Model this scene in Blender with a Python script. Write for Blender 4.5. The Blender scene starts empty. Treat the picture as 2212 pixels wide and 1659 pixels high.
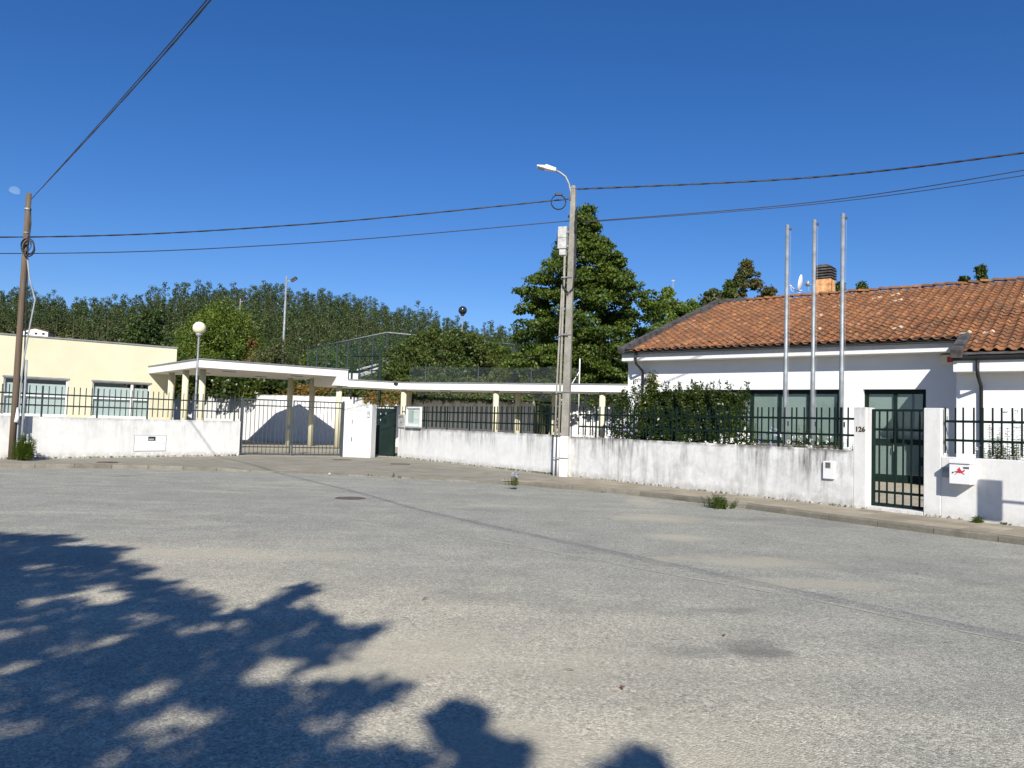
import bpy, math, random
import numpy as np
from mathutils import Vector, Matrix
random.seed(7); RNG = np.random.default_rng(7)
R = math.radians
sc = bpy.context.scene
COL = sc.collection

# ------------------------------------------------------------ camera
F_PX, PITCH, ROLL, EYE = 1660.0, R(2.9), 0.031, 1.6     # photo measured on a 2212 x 1659 grid
cam_d = bpy.data.cameras.new('camera'); cam = bpy.data.objects.new('camera', cam_d); COL.objects.link(cam)
cam_d.sensor_width = 36; cam_d.lens = 36 * F_PX / 2212; cam_d.clip_end = 6000; cam_d.clip_start = .05
_c, _s, _cp, _sp = math.cos(ROLL), math.sin(ROLL), math.cos(PITCH), math.sin(PITCH)
_Rl = Vector((1, 0, 0)); _U = Vector((0, -_sp, _cp)); _F = Vector((0, _cp, _sp))
_m = Matrix((_c * _Rl + _s * _U, -_s * _Rl + _c * _U, -_F)).transposed().to_4x4()
_m.translation = (0, 0, EYE); cam.matrix_world = _m
sc.camera = cam

# ------------------------------------------------------------ sky, sun, exposure
SUN_EL, SUN_AZ = 33.0, 3.0           # light travels towards +Y, turned SUN_AZ degrees to the left
w = bpy.data.worlds.new('World'); sc.world = w; w.use_nodes = True
nt = w.node_tree; bg = nt.nodes['Background']
sky = nt.nodes.new('ShaderNodeTexSky'); sky.sky_type = 'NISHITA'; sky.sun_disc = False
sky.sun_elevation = R(SUN_EL); sky.sun_rotation = R(180 - SUN_AZ); sky.altitude = 0
sky.air_density = 1.0; sky.dust_density = 0.1; sky.ozone_density = 5.0
hs = nt.nodes.new('ShaderNodeHueSaturation'); hs.inputs['Saturation'].default_value = 1.22; hs.inputs['Value'].default_value = 1.0
nt.links.new(sky.outputs[0], hs.inputs['Color']); tn = nt.nodes.new('ShaderNodeMix'); tn.data_type = 'RGBA'; tn.blend_type = 'MULTIPLY'; tn.inputs[0].default_value = 1; tn.inputs[7].default_value = (.86, .86, 1.06, 1)
nt.links.new(hs.outputs[0], tn.inputs[6]); nt.links.new(tn.outputs[2], bg.inputs['Color'])
bg.inputs['Strength'].default_value = 0.070
sl = bpy.data.lights.new('sun', 'SUN'); sl.energy = 5.0; sl.angle = R(.53); sl.color = (1, .95, .865)
so = bpy.data.objects.new('sun', sl); COL.objects.link(so)
_d = Vector((-math.sin(R(SUN_AZ)) * math.cos(R(SUN_EL)), math.cos(R(SUN_AZ)) * math.cos(R(SUN_EL)), -math.sin(R(SUN_EL))))
so.rotation_euler = _d.to_track_quat('-Z', 'Y').to_euler(); so.location = (0, -20, 30)
SUN_DIR = _d
sc.view_settings.view_transform = 'Standard'; sc.view_settings.look = 'None'
sc.view_settings.gamma = 1; sc.view_settings.exposure = 0.6
sc.view_settings.use_curve_mapping = False

# ------------------------------------------------------------ measuring helpers (photo grid -> real planes)
def ray(u, v):
    dx = (u - 1106) / F_PX; dy = -(v - 829.5) / F_PX
    xl = dx * _c - dy * _s; yl = dx * _s + dy * _c
    return (xl, _cp - yl * _sp, _sp + yl * _cp)
def G(u, v, z=0.0):                       # on the level z
    d = ray(u, v); t = (z - EYE) / d[2]; return (d[0] * t, d[1] * t, z)
def D(u, v, Y):                           # at the distance Y
    d = ray(u, v); t = Y / d[1]; return (d[0] * t, Y, EYE + d[2] * t)
class Frame:                              # a local frame: x along, y away from the street, z up
    def __init__(s, x, y, deg):
        s.o = (x, y); s.a = R(deg); s.ex = (math.cos(s.a), math.sin(s.a)); s.ey = (-math.sin(s.a), math.cos(s.a))
    def at(s, x, y, z=0): return (s.o[0] + s.ex[0] * x + s.ey[0] * y, s.o[1] + s.ex[1] * x + s.ey[1] * y, z)
    def loc(s, p): a = p[0] - s.o[0]; b = p[1] - s.o[1]; return (a * s.ex[0] + b * s.ex[1], a * s.ey[0] + b * s.ey[1])
    def hit(s, u, v, y=0.0):              # local (x, z) where the sight line meets the upright plane at local y
        d = ray(u, v); dy = d[0] * s.ey[0] + d[1] * s.ey[1]
        oy = s.o[0] * s.ey[0] + s.o[1] * s.ey[1]
        t = (y + oy) / dy
        return (s.loc((d[0] * t, d[1] * t))[0], EYE + d[2] * t)
    def go(s, u, v, z=0): return s.loc(G(u, v, z))

# ------------------------------------------------------------ materials
def new_mat(name):
    m = bpy.data.materials.new(name); m.use_nodes = True
    return m, m.node_tree, m.node_tree.nodes['Principled BSDF']
def N(nt, t, **k):
    n = nt.nodes.new(t)
    for a, b in k.items():
        if a.startswith('i_'):
            key = a[2:].replace('_', ' '); n.inputs[int(key) if key.isdigit() else key].default_value = b
        else: setattr(n, a, b)
    return n
def ramp(nt, fac, stops, interp='LINEAR'):
    r = nt.nodes.new('ShaderNodeValToRGB'); r.color_ramp.interpolation = interp
    e = r.color_ramp.elements
    while len(e) < len(stops): e.new(.5)
    for el, (p, c) in zip(e, stops):
        el.position = p; el.color = (c, c, c, 1) if isinstance(c, (int, float)) else (*c, 1)
    if fac is not None: nt.links.new(fac, r.inputs[0])
    return r.outputs[0]
def mix(nt, fac, a, b, mode='MIX'):
    m = nt.nodes.new('ShaderNodeMix'); m.data_type = 'RGBA'; m.blend_type = mode
    for i, x in ((0, fac), (6, a), (7, b)):
        if hasattr(x, 'is_linked') or hasattr(x, 'links'): nt.links.new(x, m.inputs[i])
        else: m.inputs[i].default_value = x if i == 0 else (*x, 1)
    return m.outputs[2]
def noise(nt, scale, detail=4, rough=.55, vec=None, dist=0.0, out=0):
    n = N(nt, 'ShaderNodeTexNoise'); n.inputs['Scale'].default_value = scale; n.inputs['Detail'].default_value = detail
    n.inputs['Roughness'].default_value = rough; n.inputs['Distortion'].default_value = dist
    if vec is not None: nt.links.new(vec, n.inputs['Vector'])
    return n.outputs[out]
def coords(nt, kind='Object', scale=(1, 1, 1), loc=(0, 0, 0), rot=(0, 0, 0)):
    t = nt.nodes.new('ShaderNodeTexCoord'); m = nt.nodes.new('ShaderNodeMapping')
    m.inputs['Scale'].default_value = scale; m.inputs['Location'].default_value = loc; m.inputs['Rotation'].default_value = rot
    nt.links.new(t.outputs[kind], m.inputs[0]); return m.outputs[0]
def math_(nt, op, a, b=None, clamp=False):
    m = nt.nodes.new('ShaderNodeMath'); m.operation = op; m.use_clamp = clamp
    for i, x in enumerate((a, b)):
        if x is None: continue
        if hasattr(x, 'links'): nt.links.new(x, m.inputs[i])
        else: m.inputs[i].default_value = x
    return m.outputs[0]
def bump(nt, b, h, strength=.3, dist=.02):
    n = nt.nodes.new('ShaderNodeBump'); n.inputs['Strength'].default_value = strength; n.inputs['Distance'].default_value = dist
    nt.links.new(h, n.inputs['Height']); nt.links.new(n.outputs[0], b.inputs['Normal'])
def plain(name, col, rough=.6, metal=0, var=.12, scale=3.0, spec=.4):
    m, nt, b = new_mat(name)
    c = coords(nt)
    f = noise(nt, scale, 5, .6, c)
    dark = tuple(x * (1 - var * 1.6) for x in col); lite = tuple(min(1, x * (1 + var)) for x in col)
    nt.links.new(ramp(nt, f, [(.3, dark), (.7, lite)]), b.inputs['Base Color'])
    b.inputs['Roughness'].default_value = rough; b.inputs['Metallic'].default_value = metal
    b.inputs['Specular IOR Level'].default_value = spec
    return m
def stained(name, base=(.8, .8, .79), ztop=1.23, streak=.6, grime=.5, foot=.5, patch=(.45, .44, .42), sfreq=5.0, smin=.25):
    """old painted render: dark run marks below the coping, patches, dirt above the ground"""
    m, nt, b = new_mat(name)
    geo = N(nt, 'ShaderNodeNewGeometry'); sep = N(nt, 'ShaderNodeSeparateXYZ'); nt.links.new(geo.outputs['Position'], sep.inputs[0])
    zz = sep.outputs[2]
    mp = N(nt, 'ShaderNodeMapping'); mp.inputs['Scale'].default_value = (1, 1, .11); nt.links.new(geo.outputs['Position'], mp.inputs[0])
    s1 = noise(nt, sfreq, 7, .7, mp.outputs[0], .35)
    s2 = noise(nt, .55, 4, .6, geo.outputs['Position'])
    s3 = noise(nt, 2.6, 6, .7, geo.outputs['Position'], .6)
    fine = noise(nt, 40, 4, .6, geo.outputs['Position'])
    drop = N(nt, 'ShaderNodeMapRange'); drop.inputs[1].default_value = ztop - .75; drop.inputs[2].default_value = ztop
    nt.links.new(zz, drop.inputs[0])
    a = math_(nt, 'MULTIPLY', ramp(nt, s1, [(.43, 0), (.70, 1)]), ramp(nt, drop.outputs[0], [(0, smin), (1, 1)]))
    a = math_(nt, 'MULTIPLY', a, ramp(nt, s2, [(.40, .1), (.55, 1)]))
    a = math_(nt, 'MULTIPLY', a, streak, True)
    col = mix(nt, math_(nt, 'MULTIPLY', ramp(nt, s3, [(.38, 0), (.75, 1)]), grime), base, patch)
    col = mix(nt, a, col, (.075, .075, .068))
    rim = N(nt, 'ShaderNodeMapRange'); rim.inputs[1].default_value = ztop - .1; rim.inputs[2].default_value = ztop - .005
    nt.links.new(zz, rim.inputs[0])
    rimf = math_(nt, 'MULTIPLY', math_(nt, 'MULTIPLY', rim.outputs[0], ramp(nt, s3, [(.35, 0), (.6, 1)])), streak)
    col = mix(nt, rimf, col, (.16, .155, .14))
    ft = N(nt, 'ShaderNodeMapRange'); ft.inputs[1].default_value = .22; ft.inputs[2].default_value = -.02
    nt.links.new(zz, ft.inputs[0])
    ftf = math_(nt, 'MULTIPLY', math_(nt, 'MULTIPLY', ft.outputs[0], ramp(nt, noise(nt, 9, 5, .7, geo.outputs['Position']), [(.35, 0), (.62, 1)])), foot)
    col = mix(nt, ftf, col, (.24, .21, .17))
    nt.links.new(col, b.inputs['Base Color']); b.inputs['Roughness'].default_value = .85; b.inputs['Specular IOR Level'].default_value = .2
    bump(nt, b, math_(nt, 'ADD', fine, math_(nt, 'MULTIPLY', s3, 1.5)), .25, .008)
    return m
def leaf_mat(name, cols, trans=.35, rough=.5, bs=.5):
    m, nt, b = new_mat(name)
    geo = N(nt, 'ShaderNodeNewGeometry')
    big = noise(nt, bs, 3, .5, geo.outputs['Position'])
    f = math_(nt, 'ADD', math_(nt, 'MULTIPLY', geo.outputs['Random Per Island'], .55), math_(nt, 'ADD', math_(nt, 'MULTIPLY', big, 1.2), -.35))
    k = len(cols)
    c = ramp(nt, f, [(.15 + .7 * i / max(1, k - 1), q) for i, q in enumerate(cols)])
    nt.links.new(c, b.inputs['Base Color']); b.inputs['Roughness'].default_value = rough; b.inputs['Specular IOR Level'].default_value = .35
    tr = N(nt, 'ShaderNodeBsdfTranslucent'); tc = mix(nt, .5, c, (.14, .2, .02)); nt.links.new(tc, tr.inputs[0])
    ms = N(nt, 'ShaderNodeMixShader'); ms.inputs[0].default_value = trans
    nt.links.new(b.outputs[0], ms.inputs[1]); nt.links.new(tr.outputs[0], ms.inputs[2])
    nt.links.new(ms.outputs[0], nt.nodes['Material Output'].inputs[0])
    return m

M = {}
# road
m, nt, b = new_mat('asphalt'); M['asphalt'] = m
geo = N(nt, 'ShaderNodeNewGeometry'); P_ = geo.outputs['Position']
grain = noise(nt, 95, 3, .75, P_); chips = N(nt, 'ShaderNodeTexVoronoi', i_Scale=75); nt.links.new(P_, chips.inputs['Vector'])
big = noise(nt, .22, 5, .6, P_, .5); mid = noise(nt, 1.3, 5, .6, P_, .3)
mpx = N(nt, 'ShaderNodeMapping'); mpx.inputs['Rotation'].default_value = (0, 0, R(38)); mpx.inputs['Scale'].default_value = (.35, 1.6, 1); nt.links.new(P_, mpx.inputs[0])
drag = noise(nt, .8, 5, .6, mpx.outputs[0], .8)
base = ramp(nt, mid, [(.3, (.245, .243, .208)), (.7, (.32, .316, .268))])
sep = N(nt, 'ShaderNodeSeparateXYZ'); nt.links.new(P_, sep.inputs[0])
# pale dust drift: strongest on the near side of the road, with streaks farther out
vm = N(nt, 'ShaderNodeVectorMath', operation='DISTANCE'); nt.links.new(P_, vm.inputs[0]); vm.inputs[1].default_value = (-4.3, 2.6, -.12)
near = ramp(nt, math_(nt, 'DIVIDE', math_(nt, 'ADD', vm.outputs['Value'], math_(nt, 'MULTIPLY', big, 4.0)), 13.0), [(.5, 1), (.86, 0)])
dust = math_(nt, 'MULTIPLY', near, ramp(nt, mid, [(.25, .55), (.6, 1)]))
st = math_(nt, 'MULTIPLY', ramp(nt, drag, [(.54, 0), (.66, 1)]), .35)
dust = math_(nt, 'MAXIMUM', dust, st)
col = mix(nt, math_(nt, 'MULTIPLY', dust, .85), base, (.50, .452, .345))
col = mix(nt, ramp(nt, big, [(.5, 0), (.75, .3)]), col, (.215, .212, .205))
# stones of the aggregate
cell = N(nt, 'ShaderNodeSeparateColor'); nt.links.new(chips.outputs['Color'], cell.inputs[0])
g1 = ramp(nt, cell.outputs[0], [(0, .42), (.25, .8), (.7, 1.12), (1, 1.75)])
chips2 = N(nt, 'ShaderNodeTexVoronoi', i_Scale=38.0); nt.links.new(P_, chips2.inputs['Vector']); cell2 = N(nt, 'ShaderNodeSeparateColor'); nt.links.new(chips2.outputs['Color'], cell2.inputs[0])
col = mix(nt, .62, col, g1, 'MULTIPLY')
col = mix(nt, .45, col, ramp(nt, cell2.outputs[1], [(0, .35), (.07, .75), (.5, 1.0), (.9, 1.1), (1, 1.5)]), 'MULTIPLY')
blk = ramp(nt, noise(nt, 33, 2, .6, P_), [(.66, 0), (.72, 1)])
col = mix(nt, math_(nt, 'MULTIPLY', blk, .45), col, (.06, .06, .06))
trk = N(nt, 'ShaderNodeMapping'); trk.inputs['Rotation'].default_value = (0, 0, R(47)); trk.inputs['Scale'].default_value = (.05, .9, 1); nt.links.new(P_, trk.inputs[0])
col = mix(nt, ramp(nt, noise(nt, .7, 5, .6, trk.outputs[0], .3), [(.45, 0), (.66, .3)]), col, (.165, .163, .155))
def blob(x, y, rx, ry, soft=.35):
    mpb = N(nt, 'ShaderNodeMapping'); mpb.inputs['Location'].default_value = (-x / rx, -y / ry, 0); mpb.inputs['Scale'].default_value = (1 / rx, 1 / ry, 0); nt.links.new(P_, mpb.inputs[0])
    ln = N(nt, 'ShaderNodeVectorMath', operation='LENGTH'); nt.links.new(mpb.outputs[0], ln.inputs[0])
    return ramp(nt, math_(nt, 'ADD', ln.outputs['Value'], math_(nt, 'MULTIPLY', math_(nt, 'ADD', mid, -.5), 3.2)), [(.35, 1), (1.0, 0)])
for (u_, v_, rx, ry, k_) in ((1420, 1118, 1.0, .8, .55), (1465, 1160, .8, .45, .6), (1390, 1085, .5, 1.6, .5), (1600, 1215, 1.2, .5, .5), (1760, 1260, 1.3, .35, .45), (300, 1190, 3.2, .5, .5), (900, 1420, 1.6, .8, .5), (1350, 1620, 1.2, .5, .5)):
    q_ = G(u_, v_, -.12); col = mix(nt, math_(nt, 'MULTIPLY', blob(q_[0], q_[1], rx, ry), k_), col, (.44, .40, .30))
for (u_, v_, rx, ry, k_) in ((1600, 1404, .62, .28, .45), (1650, 1410, .5, .12, .3), (1565, 1318, .3, .12, .3), (1130, 1300, 1.6, .5, .18), (2050, 1240, 1.5, 1.0, .18), (1750, 1130, 2.5, .8, .15)):
    q_ = G(u_, v_, -.12); col = mix(nt, math_(nt, 'MULTIPLY', blob(q_[0], q_[1], rx, ry), k_), col, (.10, .10, .095))
# damp / oil marks with an outline of their own
oil = ramp(nt, noise(nt, .42, 3, .45, P_), [(.69, 0), (.75, .4)])
col = mix(nt, oil, col, (.1, .1, .1))
nt.links.new(col, b.inputs['Base Color']); b.inputs['Roughness'].default_value = .88; b.inputs['Specular IOR Level'].default_value = .25
hh = math_(nt, 'ADD', math_(nt, 'MULTIPLY', chips.outputs['Distance'], -1.2), grain)
bump(nt, b, hh, .55, .008)

def concrete(name, c0, c1, stain=(.1, .1, .09), sc_=1.0, joints=None, rnd=False):
    m, nt, b = new_mat(name)
    geo = N(nt, 'ShaderNodeNewGeometry'); P = geo.outputs['Position']
    a = noise(nt, 1.1 * sc_, 6, .65, P, .3); f = noise(nt, 45, 3, .7, P); g = noise(nt, 5 * sc_, 5, .7, P)
    col = ramp(nt, a, [(.3, c0), (.7, c1)])
    col = mix(nt, .45, col, ramp(nt, f, [(.3, .55), (.7, 1.4)]), 'MULTIPLY')
    col = mix(nt, ramp(nt, g, [(.55, 0), (.75, .45)]), col, stain)
    if rnd:
        oi = N(nt, 'ShaderNodeObjectInfo')
        col = mix(nt, 1.0, col, ramp(nt, oi.outputs['Random'], [(0, .82), (1, 1.12)]), 'MULTIPLY')
    h = f
    if joints:
        mp = N(nt, 'ShaderNodeMapping'); mp.inputs['Rotation'].default_value = (0, 0, R(joints[0])); nt.links.new(P, mp.inputs[0])
        br = N(nt, 'ShaderNodeTexBrick'); nt.links.new(mp.outputs[0], br.inputs[0]); br.offset = 0; br.inputs['Scale'].default_value = 1
        br.inputs['Brick Width'].default_value = joints[1]; br.inputs['Row Height'].default_value = joints[1]; br.inputs['Mortar Size'].default_value = joints[2]
        br.inputs['Color1'].default_value = (1, 1, 1, 1); br.inputs['Color2'].default_value = (.93, .93, .93, 1); br.inputs['Mortar'].default_value = (.45, .45, .43, 1)
        col = mix(nt, joints[3], col, br.outputs[0], 'MULTIPLY')
    nt.links.new(col, b.inputs['Base Color']); b.inputs['Roughness'].default_value = .9; b.inputs['Specular IOR Level'].default_value = .2
    bump(nt, b, h, .4, .006)
    return m
M['pave'] = concrete('worn_forecourt_concrete', (.20, .185, .145), (.30, .28, .222), joints=(52.8, 1.0, .012, .5))
M['dustline'] = concrete('pale_dust', (.30, .285, .24), (.40, .375, .31))
M['slab'] = concrete('beige_paving_slab', (.25, .218, .16), (.335, .295, .225), rnd=True)
M['joint'] = concrete('slab_joint', (.05, .045, .035), (.075, .07, .055))
M['kerb'] = concrete('weathered_kerb_concrete', (.125, .115, .09), (.215, .2, .16), stain=(.07, .065, .05), sc_=2, rnd=True)
M['yard'] = concrete('yard_paving', (.3, .265, .2), (.4, .36, .28), joints=(38, .4, .012, .6))
M['soil'] = concrete('soil', (.09, .07, .045), (.14, .11, .07))
M['pole_concrete'] = concrete('pole_concrete', (.17, .16, .135), (.30, .285, .25), stain=(.06, .055, .04), sc_=2.5)
M['grass'] = plain('dry_grass_ground', (.11, .12, .045), .95, var=.5, scale=.7)
M['hill'] = plain('hill_undergrowth', (.045, .055, .022), .95, var=.6, scale=.12)

M['wallR'] = stained('stained_white_wall', (.69, .69, .675), 1.24, 1.45, .95, .9, smin=.3)
M['wallM'] = stained('stained_white_wall_far', (.69, .69, .675), 1.26, 1.1, .5, .9, smin=.12)
M['wallL'] = stained('white_wall_left', (.67, .665, .64), 1.33, .5, .45, .9)
M['pillar'] = stained('white_pillar', (.67, .665, .645), 2.2, .5, .5, .5)
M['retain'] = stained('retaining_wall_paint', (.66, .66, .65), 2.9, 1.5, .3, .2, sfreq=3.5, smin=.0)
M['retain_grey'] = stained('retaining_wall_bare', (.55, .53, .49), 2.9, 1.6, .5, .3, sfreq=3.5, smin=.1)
M['white'] = plain('white_paint', (.68, .68, .68), .7, var=.03, scale=1.2)
M['house_white'] = plain('house_render', (.66, .67, .68), .85, var=.03, scale=.8)
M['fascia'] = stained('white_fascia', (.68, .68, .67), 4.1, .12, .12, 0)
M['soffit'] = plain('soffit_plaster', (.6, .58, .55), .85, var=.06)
M['yellow'] = plain('pale_yellow_render', (.53, .508, .365), .85, var=.05, scale=.6)
M['column'] = plain('cream_column_paint', (.54, .51, .36), .6, var=.05, scale=1.5)
M['cap'] = plain('grey_zinc_cap', (.23, .235, .24), .55, .3, var=.15)
M['green'] = plain('dark_green_metal', (.0045, .015, .0115), .6, 0, var=.25, scale=6, spec=.2)
M['green_door'] = plain('dark_green_sheet', (.0045, .016, .0125), .55, 0, var=.3, scale=2)
M['greygate'] = plain('blue_grey_metal', (.03, .04, .045), .55, 0, var=.2, scale=5)
M['galv'] = plain('galvanised_steel', (.235, .255, .27), .5, .25, var=.2, scale=5)
M['galvbox'] = plain('weathered_zinc_box', (.42, .42, .40), .6, .2, var=.25, scale=9)
M['black'] = plain('black_cable', (.012, .012, .014), .5, var=.2)
M['gutter'] = plain('dark_gutter_metal', (.010, .011, .012), .55, 0, var=.2)
M['flash'] = plain('weathered_dark_flashing', (.075, .068, .065), .75, 0, var=.45, scale=4)
M['frame_white'] = plain('white_window_frame', (.70, .71, .70), .45, var=.04)
M['blind'] = plain('closed_blind', (.18, .22, .205), .8, var=.04, scale=1)
M['blind_w'] = plain('white_roller_blind', (.39, .43, .43), .8, var=.04, scale=1)
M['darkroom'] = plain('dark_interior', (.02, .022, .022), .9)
M['red'] = plain('red_print', (.5, .03, .035), .5)
M['brass'] = plain('brass_digits', (.16, .11, .05), .4, .7)
M['greyplastic'] = plain('grey_plastic', (.3, .31, .31), .5, var=.08)
M['globe'] = plain('cream_lamp_globe', (.72, .66, .47), .25, var=.03)
M['blackglobe'] = plain('dark_lamp_globe', (.03, .035, .04), .12, .2, spec=.8)
M['iron'] = plain('rusty_iron', (.15, .125, .10), .8, .3, var=.4, scale=20)
M['stone'] = plain('pale_stone', (.4, .38, .33), .9)
M['bluepipe'] = plain('grey_pvc_conduit', (.25, .27, .29), .5, var=.15)
M['green_net'] = plain('green_netting', (.03, .085, .065), .7)
M['wire'] = plain('galvanised_wire', (.14, .17, .16), .5, .3)
M['moon'] = None
# wood
m, nt, b = new_mat('old_timber_pole'); M['wood'] = m
c = coords(nt, scale=(9, 9, .35)); f = noise(nt, 3, 6, .7, c); c2 = coords(nt, scale=(1, 1, .5)); f2 = noise(nt, .9, 3, .5, c2)
col = mix(nt, f2, ramp(nt, f, [(.3, (.045, .027, .018)), (.7, (.11, .07, .046))]), ramp(nt, f, [(.3, (.075, .055, .035)), (.7, (.17, .135, .09))]))
nt.links.new(col, b.inputs['Base Color']); b.inputs['Roughness'].default_value = .85; bump(nt, b, f, .5, .01)
# bark
M['bark'] = plain('bark', (.10, .08, .06), .9, var=.4, scale=6)
M['euc_bark'] = plain('pale_trunk', (.085, .065, .045), .9, var=.35, scale=.3)
# chimney render
m, nt, b = new_mat('rust_stained_render'); M['chim'] = m
geo = N(nt, 'ShaderNodeNewGeometry'); f = noise(nt, 2.5, 5, .6, geo.outputs['Position'])
nt.links.new(ramp(nt, f, [(.35, (.30, .10, .03)), (.5, (.52, .27, .11)), (.68, (.66, .47, .26))]), b.inputs['Base Color']); b.inputs['Roughness'].default_value = .9
# roof tiles
m, nt, b = new_mat('clay_tile'); M['tile'] = m
geo = N(nt, 'ShaderNodeNewGeometry'); oi = N(nt, 'ShaderNodeObjectInfo'); P_ = geo.outputs['Position']
rr = math_(nt, 'FRACT', math_(nt, 'ADD', geo.outputs['Random Per Island'], math_(nt, 'MULTIPLY', oi.outputs['Random'], 7.31)))
col = ramp(nt, rr, [(0, (.155, .060, .031)), (.35, (.225, .085, .036)), (.7, (.29, .112, .042)), (.95, (.34, .148, .066)), (1, (.40, .18, .10))])
lich = noise(nt, 3.2, 6, .72, P_, .4); lich2 = noise(nt, 14, 4, .7, P_)
col = mix(nt, ramp(nt, lich, [(.36, 0), (.62, .85)]), col, (.10, .068, .045))
col = mix(nt, ramp(nt, lich2, [(.56, 0), (.74, .55)]), col, (.21, .17, .10))
spot = math_(nt, 'GREATER_THAN', rr, .985)
pn = ramp(nt, noise(nt, 7, 3, .6, P_), [(.48, 0), (.56, 1)])
col = mix(nt, math_(nt, 'MULTIPLY', math_(nt, 'MULTIPLY', spot, pn), .8), col, (.55, .50, .38))
nt.links.new(col, b.inputs['Base Color']); b.inputs['Roughness'].default_value = .9; b.inputs['Specular IOR Level'].default_value = .2
bump(nt, b, lich2, .4, .006)
# glass
m, nt, b = new_mat('window_glass'); M['glass'] = m
tr = N(nt, 'ShaderNodeBsdfTransparent'); tr.inputs[0].default_value = (.96, .99, .98, 1); gl = N(nt, 'ShaderNodeBsdfGlossy'); gl.inputs['Roughness'].default_value = .03
fr = N(nt, 'ShaderNodeLayerWeight'); fr.inputs[0].default_value = .5; ms = N(nt, 'ShaderNodeMixShader')
ff = math_(nt, 'ADD', math_(nt, 'MULTIPLY', math_(nt, 'POWER', fr.outputs['Facing'], 4.0), .7), .05, True)
nt.links.new(ff, ms.inputs[0]); nt.links.new(tr.outputs[0], ms.inputs[1]); nt.links.new(gl.outputs[0], ms.inputs[2]); nt.links.new(ms.outputs[0], nt.nodes['Material Output'].inputs[0])
# leaves
M['leaf_gum'] = leaf_mat('sweetgum_leaf', [(.034, .06, .009), (.066, .105, .013), (.12, .165, .022)])
M['leaf_hedge'] = leaf_mat('hedge_leaf', [(.014, .027, .005), (.032, .052, .008), (.075, .09, .014)], .25, .35)
M['leaf_thuja'] = leaf_mat('thuja_leaf', [(.042, .075, .008), (.075, .115, .011), (.125, .165, .018)], .2)
M['leaf_dark'] = leaf_mat('dark_conifer_leaf', [(.018, .04, .01), (.035, .06, .012), (.06, .085, .015)], .15)
M['leaf_mid'] = leaf_mat('shrub_leaf', [(.03, .055, .01), (.055, .085, .014), (.10, .115, .022)], .25)
M['leaf_olive'] = leaf_mat('olive_leaf', [(.04, .055, .018), (.07, .085, .025), (.13, .13, .05)], .2)
M['leaf_lime'] = leaf_mat('light_maple_leaf', [(.07, .13, .02), (.12, .185, .03), (.18, .23, .05)], .45)
M['leaf_red'] = leaf_mat('reddish_leaf', [(.045, .07, .015), (.075, .088, .022), (.14, .08, .03)], .3)
M['leaf_brown'] = leaf_mat('dead_leaf', [(.12, .05, .02), (.2, .085, .03)], .2)
M['leaf_dry'] = leaf_mat('yellowing_leaf', [(.08, .08, .02), (.17, .12, .03), (.24, .12, .03)], .3)
M['leaf_euc'] = leaf_mat('eucalyptus_leaf', [(.014, .028, .008), (.036, .060, .013), (.085, .115, .026)], .15, bs=.12)
M['leaf_scrub'] = leaf_mat('scrub_leaf', [(.05, .065, .018), (.075, .085, .025), (.10, .10, .035)], .1)
M['leaf_road'] = leaf_mat('plane_leaf', [(.05, .1, .02), (.09, .15, .03)], .12)
M['weed'] = leaf_mat('weed_leaf', [(.06, .11, .02), (.12, .18, .035)], .35)
M['petal_white'] = plain('white_petal', (.75, .73, .66), .7)
M['petal_lilac'] = plain('lilac_petal', (.35, .33, .5), .7)
M['petal_red'] = plain('red_petal', (.55, .02, .03), .6)
M['straw'] = plain('dry_stalk', (.24, .2, .1), .9)

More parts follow.
